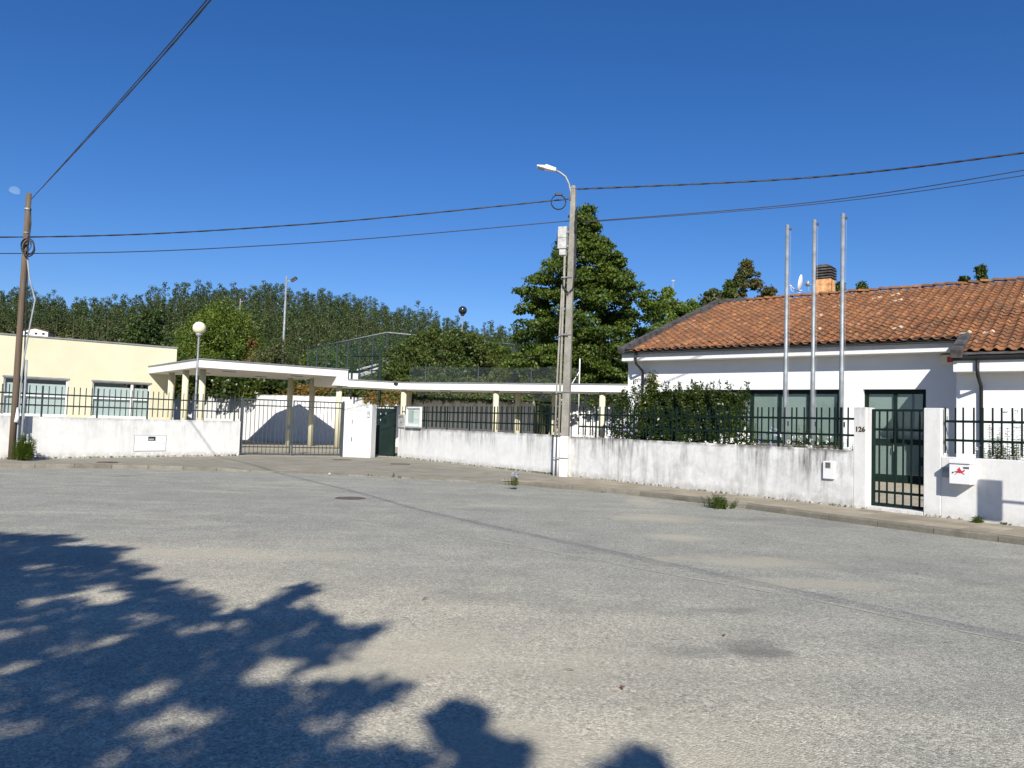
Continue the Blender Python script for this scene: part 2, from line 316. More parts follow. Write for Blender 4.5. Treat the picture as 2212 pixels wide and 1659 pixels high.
# ------------------------------------------------------------ mesh builder
class MB:
    def __init__(s): s.v = []; s.f = []
    def box(s, x0, x1, y0, y1, z0, z1):
        k = len(s.v); s.v += [(x0, y0, z0), (x1, y0, z0), (x1, y1, z0), (x0, y1, z0), (x0, y0, z1), (x1, y0, z1), (x1, y1, z1), (x0, y1, z1)]
        s.f += [(k, k + 3, k + 2, k + 1), (k + 4, k + 5, k + 6, k + 7), (k, k + 1, k + 5, k + 4), (k + 1, k + 2, k + 6, k + 5), (k + 2, k + 3, k + 7, k + 6), (k + 3, k, k + 4, k + 7)]
        return s
    def prism(s, poly, z0, z1):
        k = len(s.v); n = len(poly)
        zz0 = z0 if isinstance(z0, (list, tuple)) else [z0] * n; zz1 = z1 if isinstance(z1, (list, tuple)) else [z1] * n
        s.v += [(p[0], p[1], a) for p, a in zip(poly, zz0)] + [(p[0], p[1], a) for p, a in zip(poly, zz1)]
        s.f += [tuple(range(k + n - 1, k - 1, -1)), tuple(range(k + n, k + 2 * n))] + [(k + i, k + (i + 1) % n, k + n + (i + 1) % n, k + n + i) for i in range(n)]
        return s
    def extr(s, poly, y0, y1):            # poly in (x, z), pushed along y
        k = len(s.v); n = len(poly)
        s.v += [(p[0], y0, p[1]) for p in poly] + [(p[0], y1, p[1]) for p in poly]
        s.f += [tuple(range(k, k + n)), tuple(range(k + 2 * n - 1, k + n - 1, -1))] + [(k + (i + 1) % n, k + i, k + n + i, k + n + (i + 1) % n) for i in range(n)]
        return s
    def tube(s, pts, r, n=8, cap=True):
        P = [Vector(p) for p in pts]; rs = r if isinstance(r, (list, tuple)) else [r] * len(P)
        k = len(s.v); up = None
        for i, p in enumerate(P):
            t = (P[min(i + 1, len(P) - 1)] - P[max(i - 1, 0)])
            if t.length < 1e-9: t = Vector((0, 0, 1))
            t.normalize()
            if up is None: up = t.orthogonal().normalized()
            else:
                up = up - t * up.dot(t); up = up.normalized() if up.length > 1e-6 else t.orthogonal().normalized()
            q = t.cross(up)
            for j in range(n):
                a = 2 * math.pi * j / n; s.v.append(tuple(p + (up * math.cos(a) + q * math.sin(a)) * rs[i]))
        for i in range(len(P) - 1):
            for j in range(n):
                a = k + i * n + j; b_ = k + i * n + (j + 1) % n; s.f.append((a, b_, b_ + n, a + n))
        if cap:
            s.f.append(tuple(range(k + n - 1, k - 1, -1))); e = k + (len(P) - 1) * n; s.f.append(tuple(range(e, e + n)))
        return s
    def lathe(s, prof, c=(0, 0), n=20):
        k = len(s.v)
        for (r, z) in prof:
            for j in range(n):
                a = 2 * math.pi * j / n; s.v.append((c[0] + r * math.cos(a), c[1] + r * math.sin(a), z))
        for i in range(len(prof) - 1):
            for j in range(n):
                a = k + i * n + j; b_ = k + i * n + (j + 1) % n; s.f.append((a, b_, b_ + n, a + n))
        s.f.append(tuple(range(k + n - 1, k - 1, -1))); e = k + (len(prof) - 1) * n; s.f.append(tuple(range(e, e + n)))
        return s
    def quad(s, *p): k = len(s.v); s.v += list(p); s.f.append(tuple(range(k, k + len(p)))); return s
    def mesh(s, name, mat, smooth=False):
        me = bpy.data.meshes.new(name); me.from_pydata(s.v, [], s.f)
        if mat: me.materials.append(mat)
        if smooth:
            me.polygons.foreach_set('use_smooth', [len(p.vertices) == 4 for p in me.polygons])
        me.update(); return me
def link(name, me, parent=None, loc=(0, 0, 0), rz=0, bevel=0):
    o = bpy.data.objects.new(name, me); COL.objects.link(o); o.location = loc; o.rotation_euler = (0, 0, rz)
    if parent: o.parent = parent
    if bevel:
        bv = o.modifiers.new('bevel', 'BEVEL'); bv.width = bevel; bv.segments = 2; bv.limit_method = 'ANGLE'
    return o
def part(name, mb, mat, parent=None, loc=(0, 0, 0), rz=0, smooth=False, bevel=0, label=None):
    o = link(name, mb.mesh(name, mat, smooth), parent, loc, rz, bevel)
    if label: o['label'] = label
    return o
def tag(o, label, cat, group=None):
    o['label'] = label; o['category'] = cat
    if group: o['group'] = group
    return o
def thing(name, label, cat, loc=(0, 0, 0), rz=0, group=None):
    o = bpy.data.objects.new(name, None); COL.objects.link(o); o.location = loc; o.rotation_euler = (0, 0, rz)
    o.empty_display_size = .2
    return tag(o, label, cat, group)
def at_frame(name, label, cat, fr, x=0, y=0, z=0, group=None):
    return thing(name, label, cat, fr.at(x, y, z), fr.a, group)
def struct(o): o['kind'] = 'structure'; return o
def stuff(o): o['kind'] = 'stuff'; return o

def leaf_mesh(name, P, size, mat, nrm=None, spread=1.0, aspect=.55, jitter=.35):
    """one diamond-shaped leaf per point"""
    n = len(P); P = np.asarray(P, float)
    sz = size * (1 + jitter * RNG.uniform(-1, 1, (n, 1)))
    a = RNG.normal(size=(n, 3)) * spread
    if nrm is not None: a = a + nrm
    a /= np.linalg.norm(a, axis=1, keepdims=True) + 1e-9
    t = RNG.normal(size=(n, 3)); t -= a * np.sum(a * t, 1, keepdims=True); t /= np.linalg.norm(t, axis=1, keepdims=True) + 1e-9
    bb = np.cross(a, t)
    V = np.stack([P - t * sz * .5, P + bb * sz * aspect * .5 - t * sz * .05, P + t * sz * .5, P - bb * sz * aspect * .5 - t * sz * .05], 1).reshape(-1, 3)
    me = bpy.data.meshes.new(name); me.vertices.add(4 * n); me.vertices.foreach_set('co', V.ravel())
    me.loops.add(4 * n); me.loops.foreach_set('vertex_index', np.arange(4 * n, dtype=np.int32))
    me.polygons.add(n); me.polygons.foreach_set('loop_start', np.arange(0, 4 * n, 4, dtype=np.int32))
    me.polygons.foreach_set('loop_total', np.full(n, 4, np.int32))
    me.materials.append(mat); me.update(); return me
def merge_arrays(name, V, Fc, mats, midx=None):
    me = bpy.data.meshes.new(name); n = len(Fc)
    me.vertices.add(len(V)); me.vertices.foreach_set('co', V.astype(np.float32).ravel())
    k = Fc.shape[1]
    me.loops.add(n * k); me.loops.foreach_set('vertex_index', Fc.astype(np.int32).ravel())
    me.polygons.add(n); me.polygons.foreach_set('loop_start', np.arange(0, n * k, k, dtype=np.int32)); me.polygons.foreach_set('loop_total', np.full(n, k, np.int32))
    for q in mats: me.materials.append(q)
    if midx is not None: me.polygons.foreach_set('material_index', midx.astype(np.int32))
    me.update(); return me

def clump_points(C, rad, per, flat=.6, shell=.55):
    """leaf positions on ragged pads around the clump centres C"""
    n = len(C); d = RNG.normal(size=(n, per, 3)); d /= np.linalg.norm(d, axis=2, keepdims=True)
    r = shell + (1 - shell) * RNG.random((n, per, 1)) ** .6
    r *= RNG.choice([1, 1, 1, 1.25], (n, per, 1))
    rad = np.asarray(rad).reshape(-1, 1, 1)
    off = d * r * rad; off[:, :, 2] *= flat
    return (C[:, None, :] + off).reshape(-1, 3), d.reshape(-1, 3)

def tree(name, label, cat, base, H, prof, nclump, clump, per, leaf, mat, trunk_r=.15, crown0=.1, group=None, bark='bark', flat=.6, seed=0, spread=1.0, fill=.35, up=.5, limbs=14, aspect=.55, lean=0, tpow=1.1):
    """prof: [(height fraction, radius)] outline of the crown"""
    global RNG
    RNG = np.random.default_rng(seed + 100); rnd = random.Random(seed)
    t = thing(name, label, cat, base, 0, group)
    hs_, rs_ = zip(*prof)
    hf = RNG.uniform(hs_[0], hs_[-1], nclump * 5); rr = np.interp(hf, hs_, rs_)
    keep = RNG.random(nclump * 5) < (rr / max(rs_)) ** tpow + .06; hf = hf[keep][:nclump]; rr = rr[keep][:nclump]
    n = len(hf); ang = RNG.uniform(0, 2 * math.pi, n)
    wob = 1 + .13 * np.sin(ang * 3 + seed) + .1 * np.sin(ang * 5 + hf * 9 + seed * 2) + RNG.normal(0, .1, n)
    q = np.maximum(0, 1 - (1 - fill) * RNG.random(n) ** 2.2) * wob
    q = np.where(RNG.random(n) < .25, q * RNG.random(n) ** .5, q)
    cl = clump * RNG.uniform(.6, 1.25, n)
    rad = np.maximum(rr - cl * .6, .02) * q
    C = np.stack([np.cos(ang) * rad + lean * hf, np.sin(ang) * rad, hf * H], 1)
    C[:, 2] = np.minimum(C[:, 2], H - cl * .25)
    Pp, d = clump_points(C, cl, per, flat)
    nrm = d * .5 + np.array([0, 0, up])
    me = leaf_mesh('crown', Pp, leaf, mat, nrm, spread, aspect)
    link('crown', me, t)
    if trunk_r:
        mb = MB(); pts = [(lean * f + .03 * H * .1 * math.sin(f * 7 + seed), 0, H * f) for f in (-.02, .15, .35, .6, .85)]
        mb.tube(pts, [trunk_r * 1.2, trunk_r, trunk_r * .75, trunk_r * .4, trunk_r * .1], 8)
        for i in rnd.sample(range(n), min(limbs, n)):
            c = C[i]; z0 = max(crown0 * H, c[2] - .6 * math.hypot(c[0], c[1])); r0 = trunk_r * .35 * (1 - .6 * z0 / H)
            mb.tube([(lean * z0 / H, 0, z0), (c[0] * .5, c[1] * .5, (z0 + c[2]) / 2 + .05), tuple(c)], [r0, r0 * .6, r0 * .2], 5)
        part('trunk', mb, M[bark], t, smooth=True)
    return t

# ============================================================ frames of the place
RF = Frame(1.97, 23.86, -52.8)          # long white wall on the right
LF = Frame(-15.19, 24.44, 51.0)         # white wall on the left
CF = Frame(-14.34, 35.07, 38.4)         # canopy and yellow building
KF = Frame(-5.95, 41.12, -22.9)         # low covered walk
HF = Frame(4.69, 30.9, -38.5)           # tiled house
_p = G(1899.1, 1041.5); HF = Frame(_p[0] - 9.3 * HF.ex[0], _p[1] - 9.3 * HF.ex[1], -38.5)
_x = HF.hit(1357.4, 785)[0]; HF = Frame(*HF.at(_x, 0)[:2], -38.5)

# ============================================================ GROUND
mb = MB(); mb.quad((-2500, -1500, -.17), (2500, -1500, -.17), (2500, 4000, -.17), (-2500, 4000, -.17))
struct(part('ground', mb, M['grass']))
KERB = [(-60, 3.0), (-40, 10), (-24, 17.3), (-18, 20.4), (-14.45, 22.05), (-11.2, 23.05), (-8.5, 23.25), (-5.6, 23.1), (-1.3, 22.1), (1.26, 20.75), (3.48, 19.0), (5.15, 17.0), (6.3, 15.25), (7.37, 13.75), (8.41, 12.5), (11, 9.3), (16, 3.2), (26, -9), (40, -26)]
def smooth_path(P, n=6):
    out = []
    for i in range(len(P) - 1):
        p0 = P[max(i - 1, 0)]; p1 = P[i]; p2 = P[i + 1]; p3 = P[min(i + 2, len(P) - 1)]
        for k in range(n):
            t = k / n
            out.append(tuple(.5 * ((2 * p1[j]) + (-p0[j] + p2[j]) * t + (2 * p0[j] - 5 * p1[j] + 4 * p2[j] - p3[j]) * t * t + (-p0[j] + 3 * p1[j] - 3 * p2[j] + p3[j]) * t ** 3) for j in (0, 1)))
    return out + [P[-1]]
KP = smooth_path(KERB)
def resample(P, step):
    L = [0]
    for a, b_ in zip(P, P[1:]): L.append(L[-1] + math.dist(a, b_))
    n = int(L[-1] / step); out = []
    for i in range(n + 1):
        s = L[-1] * i / n; k = max(j for j in range(len(L)) if L[j] <= s + 1e-9); k = min(k, len(P) - 2)
        f = (s - L[k]) / (L[k + 1] - L[k]); out.append((P[k][0] + f * (P[k + 1][0] - P[k][0]), P[k][1] + f * (P[k + 1][1] - P[k][1])))
    return out
# road: one sheet from the kerb back past the viewpoint
mb = MB(); KPo = [(x, y) for x, y in KP]
k = len(KPo); mb.v = [(x, y + .08, -.12) for x, y in KPo] + [(x, -60, -.12) for x, y in KPo]
mb.f = [(i + 1, i, k + i, k + i + 1) for i in range(k - 1)]
struct(part('road', mb, M['asphalt']))
sp = [G(u, v, -.116) for u, v in ((380, 1086), (545, 1101), (813, 1128), (1097, 1175), (1430, 1238), (1727, 1291), (1954, 1339), (2212, 1392), (2500, 1462))]
sp = [(x, y) for x, y, z in sp]; so_ = smooth_path(sp, 8) if False else sp
# pavement base
def kerb_h(x): return -.075 if -7.6 < x < -.6 else (0.0 if x < -9.2 or x > .9 else (-.075 * (x + 9.2) / 1.6 if x < -7.6 else -.075 * (.9 - x) / 1.5))
mb = MB(); inner = []
def offs(P, d):
    out = []
    for i, p in enumerate(P):
        a = P[max(i - 1, 0)]; b_ = P[min(i + 1, len(P) - 1)]; tx, ty = b_[0] - a[0], b_[1] - a[1]; l = math.hypot(tx, ty)
        out.append((p[0] - ty / l * d, p[1] + tx / l * d))
    return out
KI = offs(KP, .13)
top = [(-60, 40), (-30, 40), (-19, 40), (-12, 40), (-6, 44), (0, 44), (6, 44)]
mb = MB(); rows = 14; k = len(KI)
for i, (x, y) in enumerate(KI):
    # far edge: behind the walls
    yb = 60 if x < 12 else 60
    for j in range(rows + 1):
        f = (j / rows) ** 2; z = -.012
        d = (yb - y) * f
        z += kerb_h(x) * max(0, 1 - d / 2.6)
        mb.v.append((x, y + d, z))
for i in range(k - 1):
    for j in range(rows):
        a = i * (rows + 1) + j; mb.f.append((a, a + rows + 1, a + rows + 2, a + 1))
pavement = struct(part('pavement', mb, M['pave']))
# kerb stones: one object each
ks = resample(KP, 1.0); kin = offs(ks, .13); kb_out = offs(ks, 0)
for i in range(len(ks) - 1):
    x = ks[i][0]
    if x < -26 or x > 14: continue
    a, b_ = ks[i], ks[i + 1]; ai, bi = kin[i], kin[i + 1]
    tx, ty = b_[0] - a[0], b_[1] - a[1]; g = .006
    a = (a[0] + tx * g, a[1] + ty * g); ai = (ai[0] + tx * g, ai[1] + ty * g); b_ = (b_[0] - tx * g, b_[1] - ty * g); bi = (bi[0] - tx * g, bi[1] - ty * g)
    z = kerb_h(ks[i][0]) + random.uniform(-.006, .004); z2 = kerb_h(ks[i + 1][0]) + random.uniform(-.006, .004)
    ch = .025; e = lambda p, q, f: (p[0] + (q[0] - p[0]) * f, p[1] + (q[1] - p[1]) * f)
    m1 = MB(); m1.v = [(*a, -.2), (*b_, -.2), (*bi, -.2), (*ai, -.2), (*a, z - ch), (*b_, z2 - ch), (*e(b_, bi, .2), z2), (*bi, z2), (*ai, z), (*e(a, ai, .2), z)]
    m1.f = [(0, 1, 5, 4), (4, 5, 6, 9), (9, 6, 7, 8), (2, 3, 8, 7), (0, 4, 9, 8, 3), (1, 2, 7, 6, 5)]
    part('kerb_stone', m1, M['kerb'], pavement)
# paving slabs on the right-hand footway
def inner_y(xl):
    best = None
    for p, q in zip(KI, KI[1:]):
        a = RF.loc(p); b_ = RF.loc(q)
        if (a[0] - xl) * (b_[0] - xl) <= 0 and abs(a[0] - b_[0]) > 1e-6:
            y = a[1] + (b_[1] - a[1]) * (xl - a[0]) / (b_[0] - a[0]); best = y if best is None else max(best, y)
    return best
S = .5; g = .011; bed = []
x = .3
while x < 15.5:
    y0a, y0b = inner_y(x + g), inner_y(x + S - g)
    if y0a is None or y0b is None: x += S; continue
    bed.append((x, y0a, y0b)); y = 0.0
    while y > min(y0a, y0b) + .03:
        ya = max(y - S, y0a); yb = max(y - S, y0b)
        if y - ya > .03 or y - yb > .03:
            ya = min(ya, y - .03); yb = min(yb, y - .03)
            dz = random.uniform(-.0025, .0025)
            pts = [RF.at(x + g, ya + g), RF.at(x + S - g, yb + g), RF.at(x + S - g, y - g), RF.at(x + g, y - g)]
            hz = [kerb_h(p[0]) * max(0, 1 - (-.0) / 2.6) if p[0] < .9 else 0 for p in pts]
            part('paving_slab', MB().prism([p[:2] for p in pts], -.03, 0.002 + dz), M['slab'], pavement)
        y -= S
    x += S
mbb = MB()
for (x_, a_, b2_) in bed:
    c4 = [RF.at(x_, a_ + .01), RF.at(x_ + S, b2_ + .01), RF.at(x_ + S, 0), RF.at(x_, 0)]; mbb.quad(*[(p[0], p[1], -.007) for p in c4])
part('mortar_bed', mbb, M['joint'], pavement)
# school yard and garden ground
yard_poly = [RF.at(-11.3, .05), RF.at(0, .05)[:2], RF.at(17, .05), (30, 14), (30, 50), (-45, 60), (-45, 8), LF.at(-14, .05), LF.at(7.25, .05), (-6.95, 31.9), (-5.9, 33.2)]
struct(part('yard', MB().prism([p[:2] for p in yard_poly], -.05, .004), M['yard']))
# pale dusty joint between two lanes of asphalt
sp = smooth_path(sp, 8); mb = MB(); so_ = offs(sp, .0)
for i, (x, y) in enumerate(sp):
    w_ = .035 + .02 * math.sin(i * 1.7) + .015 * math.sin(i * .6); q = offs(sp, w_)[i]; mb.v += [(x, y, -.116), (q[0], q[1], -.116)]
mb.f = [(2 * i, 2 * i + 1, 2 * i + 3, 2 * i + 2) for i in range(len(sp) - 1)]
struct(part('road_joint', mb, M['dustline']))
# manhole covers
def cover(u, v, r, z, label, rim=True):
    p = G(u, v, z); t = thing('manhole_cover', label, 'manhole cover', (p[0], p[1], z), 0, 'round iron covers in the ground')
    part('frame_ring', MB().lathe([(r * .88, -.01), (r * .88, .006), (r, .006), (r, -.01)], n=28), M['iron'], t)
    m1 = MB().lathe([(r * .86, -.02), (r * .86, .003)], n=28)
    for i in range(-4, 5):
        L = math.sqrt(max(0, (r * .8) ** 2 - (i * r * .18) ** 2)); m1.box(i * r * .18 - .008, i * r * .18 + .008, -L, L, .003, .007)
    part('lid', m1, M['iron'], t)
cover(757, 1076.5, .33, -.12, 'round iron manhole cover out in the grey road')
cover(739, 993.3, .36, -.005, 'low iron cover in the concrete in front of the pillar numbered 136')
cover(864, 1002.5, .36, -.005, 'low iron cover in the concrete in front of the solid green door')
cover(232, 998.5, .3, .0, 'low iron cover in the pavement by the left wall')

# ============================================================ TERRACE AND HILL
ret = [(-40, 66), (-17.2, 49.3), (-14.5, 47.4), (-9.6, 46.9), (-5.6, 44.4), (1.2, 42.2), (2.2, 46.5), (9.5, 43.6), (16, 46)]
poly = [(x, y + .15) for x, y in ret] + [(60, 46), (60, 120), (-60, 120), (-60, 66)]
struct(part('terrace', MB().prism(poly, -.1, 2.78), M['grass']))
SKY_V = [(-700, 640), (-300, 625), (0, 612), (60, 615), (120, 628), (220, 625), (270, 622), (330, 607), (480, 604), (560, 604), (620, 612), (700, 611), (780, 606), (820, 628), (850, 641), (900, 650), (950, 665), (985, 682), (1040, 695), (1100, 698), (1250, 702), (1400, 712), (1700, 740), (2200, 770), (3000, 800)]
_us, _vs = zip(*SKY_V)
YR = 420.0
def ridge_z(X):                                  # ground height of the hill crest above a line across the view
    u = 1106 + F_PX * X / YR
    v = np.interp(u, _us, _vs) + 0
    hz = 913.6 + .031 * (u - 1106)
    return EYE + (hz - v) / F_PX * YR - 16.0
def hill_z(X, Y):
    zr = ridge_z(X); f = np.clip((Y - 195) / (YR - 195), 0, 1.6)
    front = 2.4 + (zr - 2.4) * np.where(f < 1, f ** 1.3, 1 - (f - 1) * .35)
    n = 1.6 * np.sin(X * .045 + Y * .02) + 1.1 * np.sin(X * .09 - Y * .05 + 1)
    return front + n * np.clip(f * 2, 0, 1)
xs = np.arange(-520, 530, 10.0); ys = np.arange(108, 640, 9.0)
V = np.array([(x, y, hill_z(x, y)) for y in ys for x in xs]); nx = len(xs)
Fc = np.array([(j * nx + i, j * nx + i + 1, (j + 1) * nx + i + 1, (j + 1) * nx + i) for j in range(len(ys) - 1) for i in range(nx - 1)])
struct(link('hill', merge_arrays('hill', V, Fc, [M['hill']])))
# white house on the slope: position first, so that the wood leaves it free
hs_p = D(76, 727, 335.0)
hz0 = float(hill_z(hs_p[0], hs_p[1]))
hz0 = max(hz0, D(76, 714.5, 335.0)[2] - 3.5)

def euc_variant(seed, H=15.0, nb=9, per=15, crown_w=2.4, low=.42, cs=(.8, 1.5), lsz=(.35, .75)):
    r = np.random.default_rng(seed); vs = []; fs = []; mi = []
    def quad(P, m):
        k = len(vs); vs.extend(P); fs.append((k, k + 1, k + 2, k + 3)); mi.append(m)
    lean = r.normal(0, .35, 2)
    n = 3; prev = None
    for a, b_ in ((0, .5), (.5, .95)):
        r0 = .2 * (1 - a * .8); r1 = .2 * (1 - b_ * .8)
        for j in range(n):
            a0 = 2 * math.pi * j / n; a1 = 2 * math.pi * (j + 1) / n
            quad([(lean[0] * a + r0 * math.cos(a0), lean[1] * a + r0 * math.sin(a0), H * a), (lean[0] * a + r0 * math.cos(a1), lean[1] * a + r0 * math.sin(a1), H * a),
                  (lean[0] * b_ + r1 * math.cos(a1), lean[1] * b_ + r1 * math.sin(a1), H * b_), (lean[0] * b_ + r1 * math.cos(a0), lean[1] * b_ + r1 * math.sin(a0), H * b_)], 1)
    for i in range(nb):
        h = low + (1 - low) * (i + r.uniform(0, .8)) / nb; q_ = max(0, min(1, (h - low) / (1 - low))); wd = crown_w * (.55 + .75 * math.sin(math.pi * min(1, q_ * .8 + .18)))
        an = r.uniform(0, 2 * math.pi); q = wd * r.uniform(.1, .85)
        c = np.array([lean[0] * h + q * math.cos(an), lean[1] * h + q * math.sin(an), H * min(h, .97)]); cr = r.uniform(*cs)
        for _ in range(per):
            d = r.normal(size=3); d /= np.linalg.norm(d); p = c + d * cr * np.array([1, 1, .8]) * r.uniform(.6, 1.05)
            a = d + r.normal(size=3) * .7 + np.array([0, 0, .4]); a /= np.linalg.norm(a); t = np.cross(a, r.normal(size=3)); t /= np.linalg.norm(t); bb = np.cross(a, t); s = r.uniform(*lsz)
            quad([tuple(p - t * s), tuple(p + bb * s * .8), tuple(p + t * s), tuple(p - bb * s * .8)], 0)
    return np.array(vs), np.array(fs), np.array(mi)
def scatter(name, variants, pts, mats):
    Vs = []; Fs = []; Ms = []; off = 0
    for (x, y, z, s, vi) in pts:
        v, f, mi = variants[vi]; a = random.uniform(0, 6.283); ca, sa = math.cos(a), math.sin(a); sx = s * random.uniform(.85, 1.15)
        V = np.empty_like(v); V[:, 0] = (v[:, 0] * ca - v[:, 1] * sa) * sx + x; V[:, 1] = (v[:, 0] * sa + v[:, 1] * ca) * sx + y; V[:, 2] = v[:, 2] * s + z
        Vs.append(V); Fs.append(f + off); Ms.append(mi); off += len(v)
    return link(name, merge_arrays(name, np.concatenate(Vs), np.concatenate(Fs), mats, np.concatenate(Ms)))
varis = [euc_variant(i, 13.0, 13, 32, (2.5, 2.0, 2.2, 1.7, 2.8, 2.1, 2.3)[i], .16 + .035 * i, (.7, 1.25), (.14, .34)) for i in range(7)]
pts = []
yy = 205.0
while yy < 470:
    dx = 5.0 + (yy - 205) * .004
    x = -.74 * yy - 12
    while x < .2 * yy + 8:
        px = x + random.uniform(-2, 2); py = yy + random.uniform(-2.2, 2.2)
        u = 1106 + F_PX * px / py
        x += dx
        if -40 < u < 330 and py < 322 + 18 * math.sin(u * .02): continue            # scrub below the wood on the left
        if abs(px - hs_p[0]) < 12 and py < hs_p[1] + 12 and py > hs_p[1] - 90: continue
        if random.random() < .05 + .12 * (math.sin(px * .06) * math.sin(py * .05) > .45): continue
        sc_ = random.choice((.66, .78, .85, .92, 1.0, 1.05, 1.2)) * random.uniform(.9, 1.1) * (.8 if py < 235 else 1)
        pts.append((px, py, float(hill_z(px, py)) - .3, sc_, random.randrange(7)))
    yy += 6.0
wood = scatter('eucalyptus_wood', varis, pts, [M['leaf_euc'], M['euc_bark']]); stuff(wood)
tag(wood, 'dense dark green eucalyptus wood covering the whole hill behind the school', 'wood')
scrubv = [euc_variant(40 + i, 3.2, 8, 12, 1.6, .1) for i in range(4)]
pts = []
for _ in range(6500):
    py = random.uniform(118, 400); px = random.uniform(-.95, .5) * py
    u = 1106 + F_PX * px / py
    if py > 330 and not (-60 < u < 340): continue
    if abs(px - hs_p[0]) < 7 and hs_p[1] - 5 < py < hs_p[1] + 4: continue
    s_ = random.uniform(.45, 1.15)
    if abs(px / py - hs_p[0] / hs_p[1]) < .05 and py < hs_p[1]: s_ *= .4
    pts.append((px, py, float(hill_z(px, py)) - .2, s_, random.randrange(4)))
o = scatter('hillside_scrub', scrubv, pts, [M['leaf_scrub'], M['bark']]); stuff(o)
tag(o, 'olive green scrub on the lower slope below the eucalyptus wood', 'scrub')
# the small house on the hill
t = thing('hill_house', 'small distant white house with a low tiled roof on the wooded slope at far left', 'house', (hs_p[0], hs_p[1], hz0), R(12))
t.scale = (1.28, 1.28, 1.28); wl = 2.75
part('wall', MB().box(-3.9, 3.9, 0, 6, -1, wl - .1).extr([(-3.9, wl - .1), (3.9, wl - .1), (-.3, wl + .95)], .001, 6), M['white'], t)
part('roof', MB().extr([(-4.3, wl - .25), (-.3, wl + .93), (-.3, wl + 1.08), (-4.3, wl - .1)], -.4, 6.4).extr([(-.295, wl + .93), (4.5, wl - .2), (4.5, wl - .05), (-.295, wl + 1.08)], -.4, 6.4), M['tile'], t)
for x in (-2.6, .2, 2.5): part('window', MB().box(x - .42, x + .42, -.02, .1, wl - 1.3, wl - .6), M['darkroom'], t)

# ============================================================ YELLOW BUILDING
t = at_frame('yellow_building', 'low pale yellow flat-roofed building with two wide windows behind the left wall', 'building', CF)
ybase = CF.loc(G(359.6, 793.5, 4.1)); YY = ybase[1]
def yh(u, v): return CF.hit(u, v, YY)
xr = yh(382.8, 750.5)[0]; ZT = 5.2
wins = [(yh(8.4, 812)[0], yh(147.6, 819)[0]), (yh(200.4, 822)[0], yh(325.2, 829)[0])]; zw0, zw1 = 1.25, 3.13
extra_w = (wins[0][0] - 4.6, wins[0][0] - 1.8)
def wall_with_openings(x0, x1, y0, y1, z0, z1, ops):
    mb = MB(); xs_ = x0
    for (a, b_, c, d) in sorted(ops):
        mb.box(xs_, a, y0, y1, z0, z1)
        if c > z0: mb.box(a, b_, y0, y1, z0, c)
        mb.box(a, b_, y0, y1, d, z1); xs_ = b_
    mb.box(xs_, x1, y0, y1, z0, z1); return mb
part('wall', wall_with_openings(-22, xr, YY, YY + .3, 0, ZT, [(a, b_, zw0, zw1) for a, b_ in wins + [extra_w]]).box(xr - .3, xr, YY + .301, YY + 9, 0, ZT).box(-22, xr - .301, YY + 8.7, YY + 9, 0, ZT), M['yellow'], t)
part('parapet_cap', MB().box(-22.05, xr + .05, YY - .05, YY + .35, ZT, ZT + .07).box(xr - .35, xr + .05, YY + .351, YY + 9, ZT, ZT + .07), M['cap'], t)
part('roof', MB().box(-22, xr - .31, YY + .31, YY + 8.69, ZT - .4, ZT - .3), M['cap'], t)
for wi, (a, b_) in enumerate(wins + [extra_w]):
    w_ = part('window', MB().box(a, b_, YY + .08, YY + .16, zw0, zw0 + .07).box(a, b_, YY + .08, YY + .16, zw1 - .07, zw1).box(a, a + .07, YY + .08, YY + .16, zw0 + .07, zw1 - .07)
              .box(b_ - .07, b_, YY + .08, YY + .16, zw0 + .07, zw1 - .07).box(a + .07, b_ - .07, YY + .081, YY + .159, 2.2, 2.27)
              .box(*( (a + (b_ - a) * .30, a + (b_ - a) * .30 + .12) if wi != 1 else (a + (b_ - a) * .66, a + (b_ - a) * .66 + .12)), YY + .079, YY + .161, zw0 + .071, zw1 - .071), M['frame_white'], t)
    cm = a + (b_ - a) * (.30 if wi != 1 else .66)
    part('lintel', MB().box(a - .06, b_ + .06, YY - .03, YY + .06, zw1 - .02, zw1 + .06), M['cap'], w_)
    for (p, q) in ((a + .07, cm), (cm + .12, b_ - .07)):
        for (c, d) in ((zw0 + .07, 2.2), (2.27, zw1 - .07)):
            part('pane', MB().box(p, q, YY + .115, YY + .121, c, d), M['glass'], w_)
            if (wi + c) : part('blind', MB().box(p, q, YY + .24, YY + .245, zw0, zw1 - .28 if d > 2.5 else 2.0) if d > 2.5 else MB().box(p, q, YY + .235, YY + .24, zw0, 2.06), M['blind_w'], w_)
    part('sill', MB().box(a - .05, b_ + .05, YY - .05, YY + .08, zw0 - .06, zw0), M['frame_white'], w_)
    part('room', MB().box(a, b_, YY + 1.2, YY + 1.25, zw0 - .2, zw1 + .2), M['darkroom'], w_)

# ============================================================ ENTRANCE CANOPY
t = at_frame('entrance_canopy', 'large white flat canopy with grey edge on cream round columns behind the grey gate', 'canopy', CF)
x1c = CF.loc((-8.50, 39.70))[0]; back = YY - .01
zt, zb, zl = 4.06, 3.70, 3.24
bk2 = 7.6
stepx = x1c - .62
cpoly = [(0, 0), (x1c, 0), (x1c, 2.75), (7.1, 6.6), (2.8, 7.3), (1.0, back), (0, back)]
m1 = MB().prism(cpoly, zb, zt)
part('roof_slab', m1, M['fascia'], t)
part('edge_cap', MB().box(-.04, x1c + .04, -.04, .2, zt + .001, zt + .055).box(-.04, .2, .201, back, zt + .001, zt + .055).box(x1c - .1, x1c + .04, .201, 2.74, zt + .001, zt + .055), M['cap'], t)
part('soffit', MB().prism([(.1, .1), (stepx, .1), (stepx, 2.7), (6.9, 6.4), (2.75, 7.1), (.9, back - .05), (.1, back - .05)], zb - .012, zb - .002), M['soffit'], t)
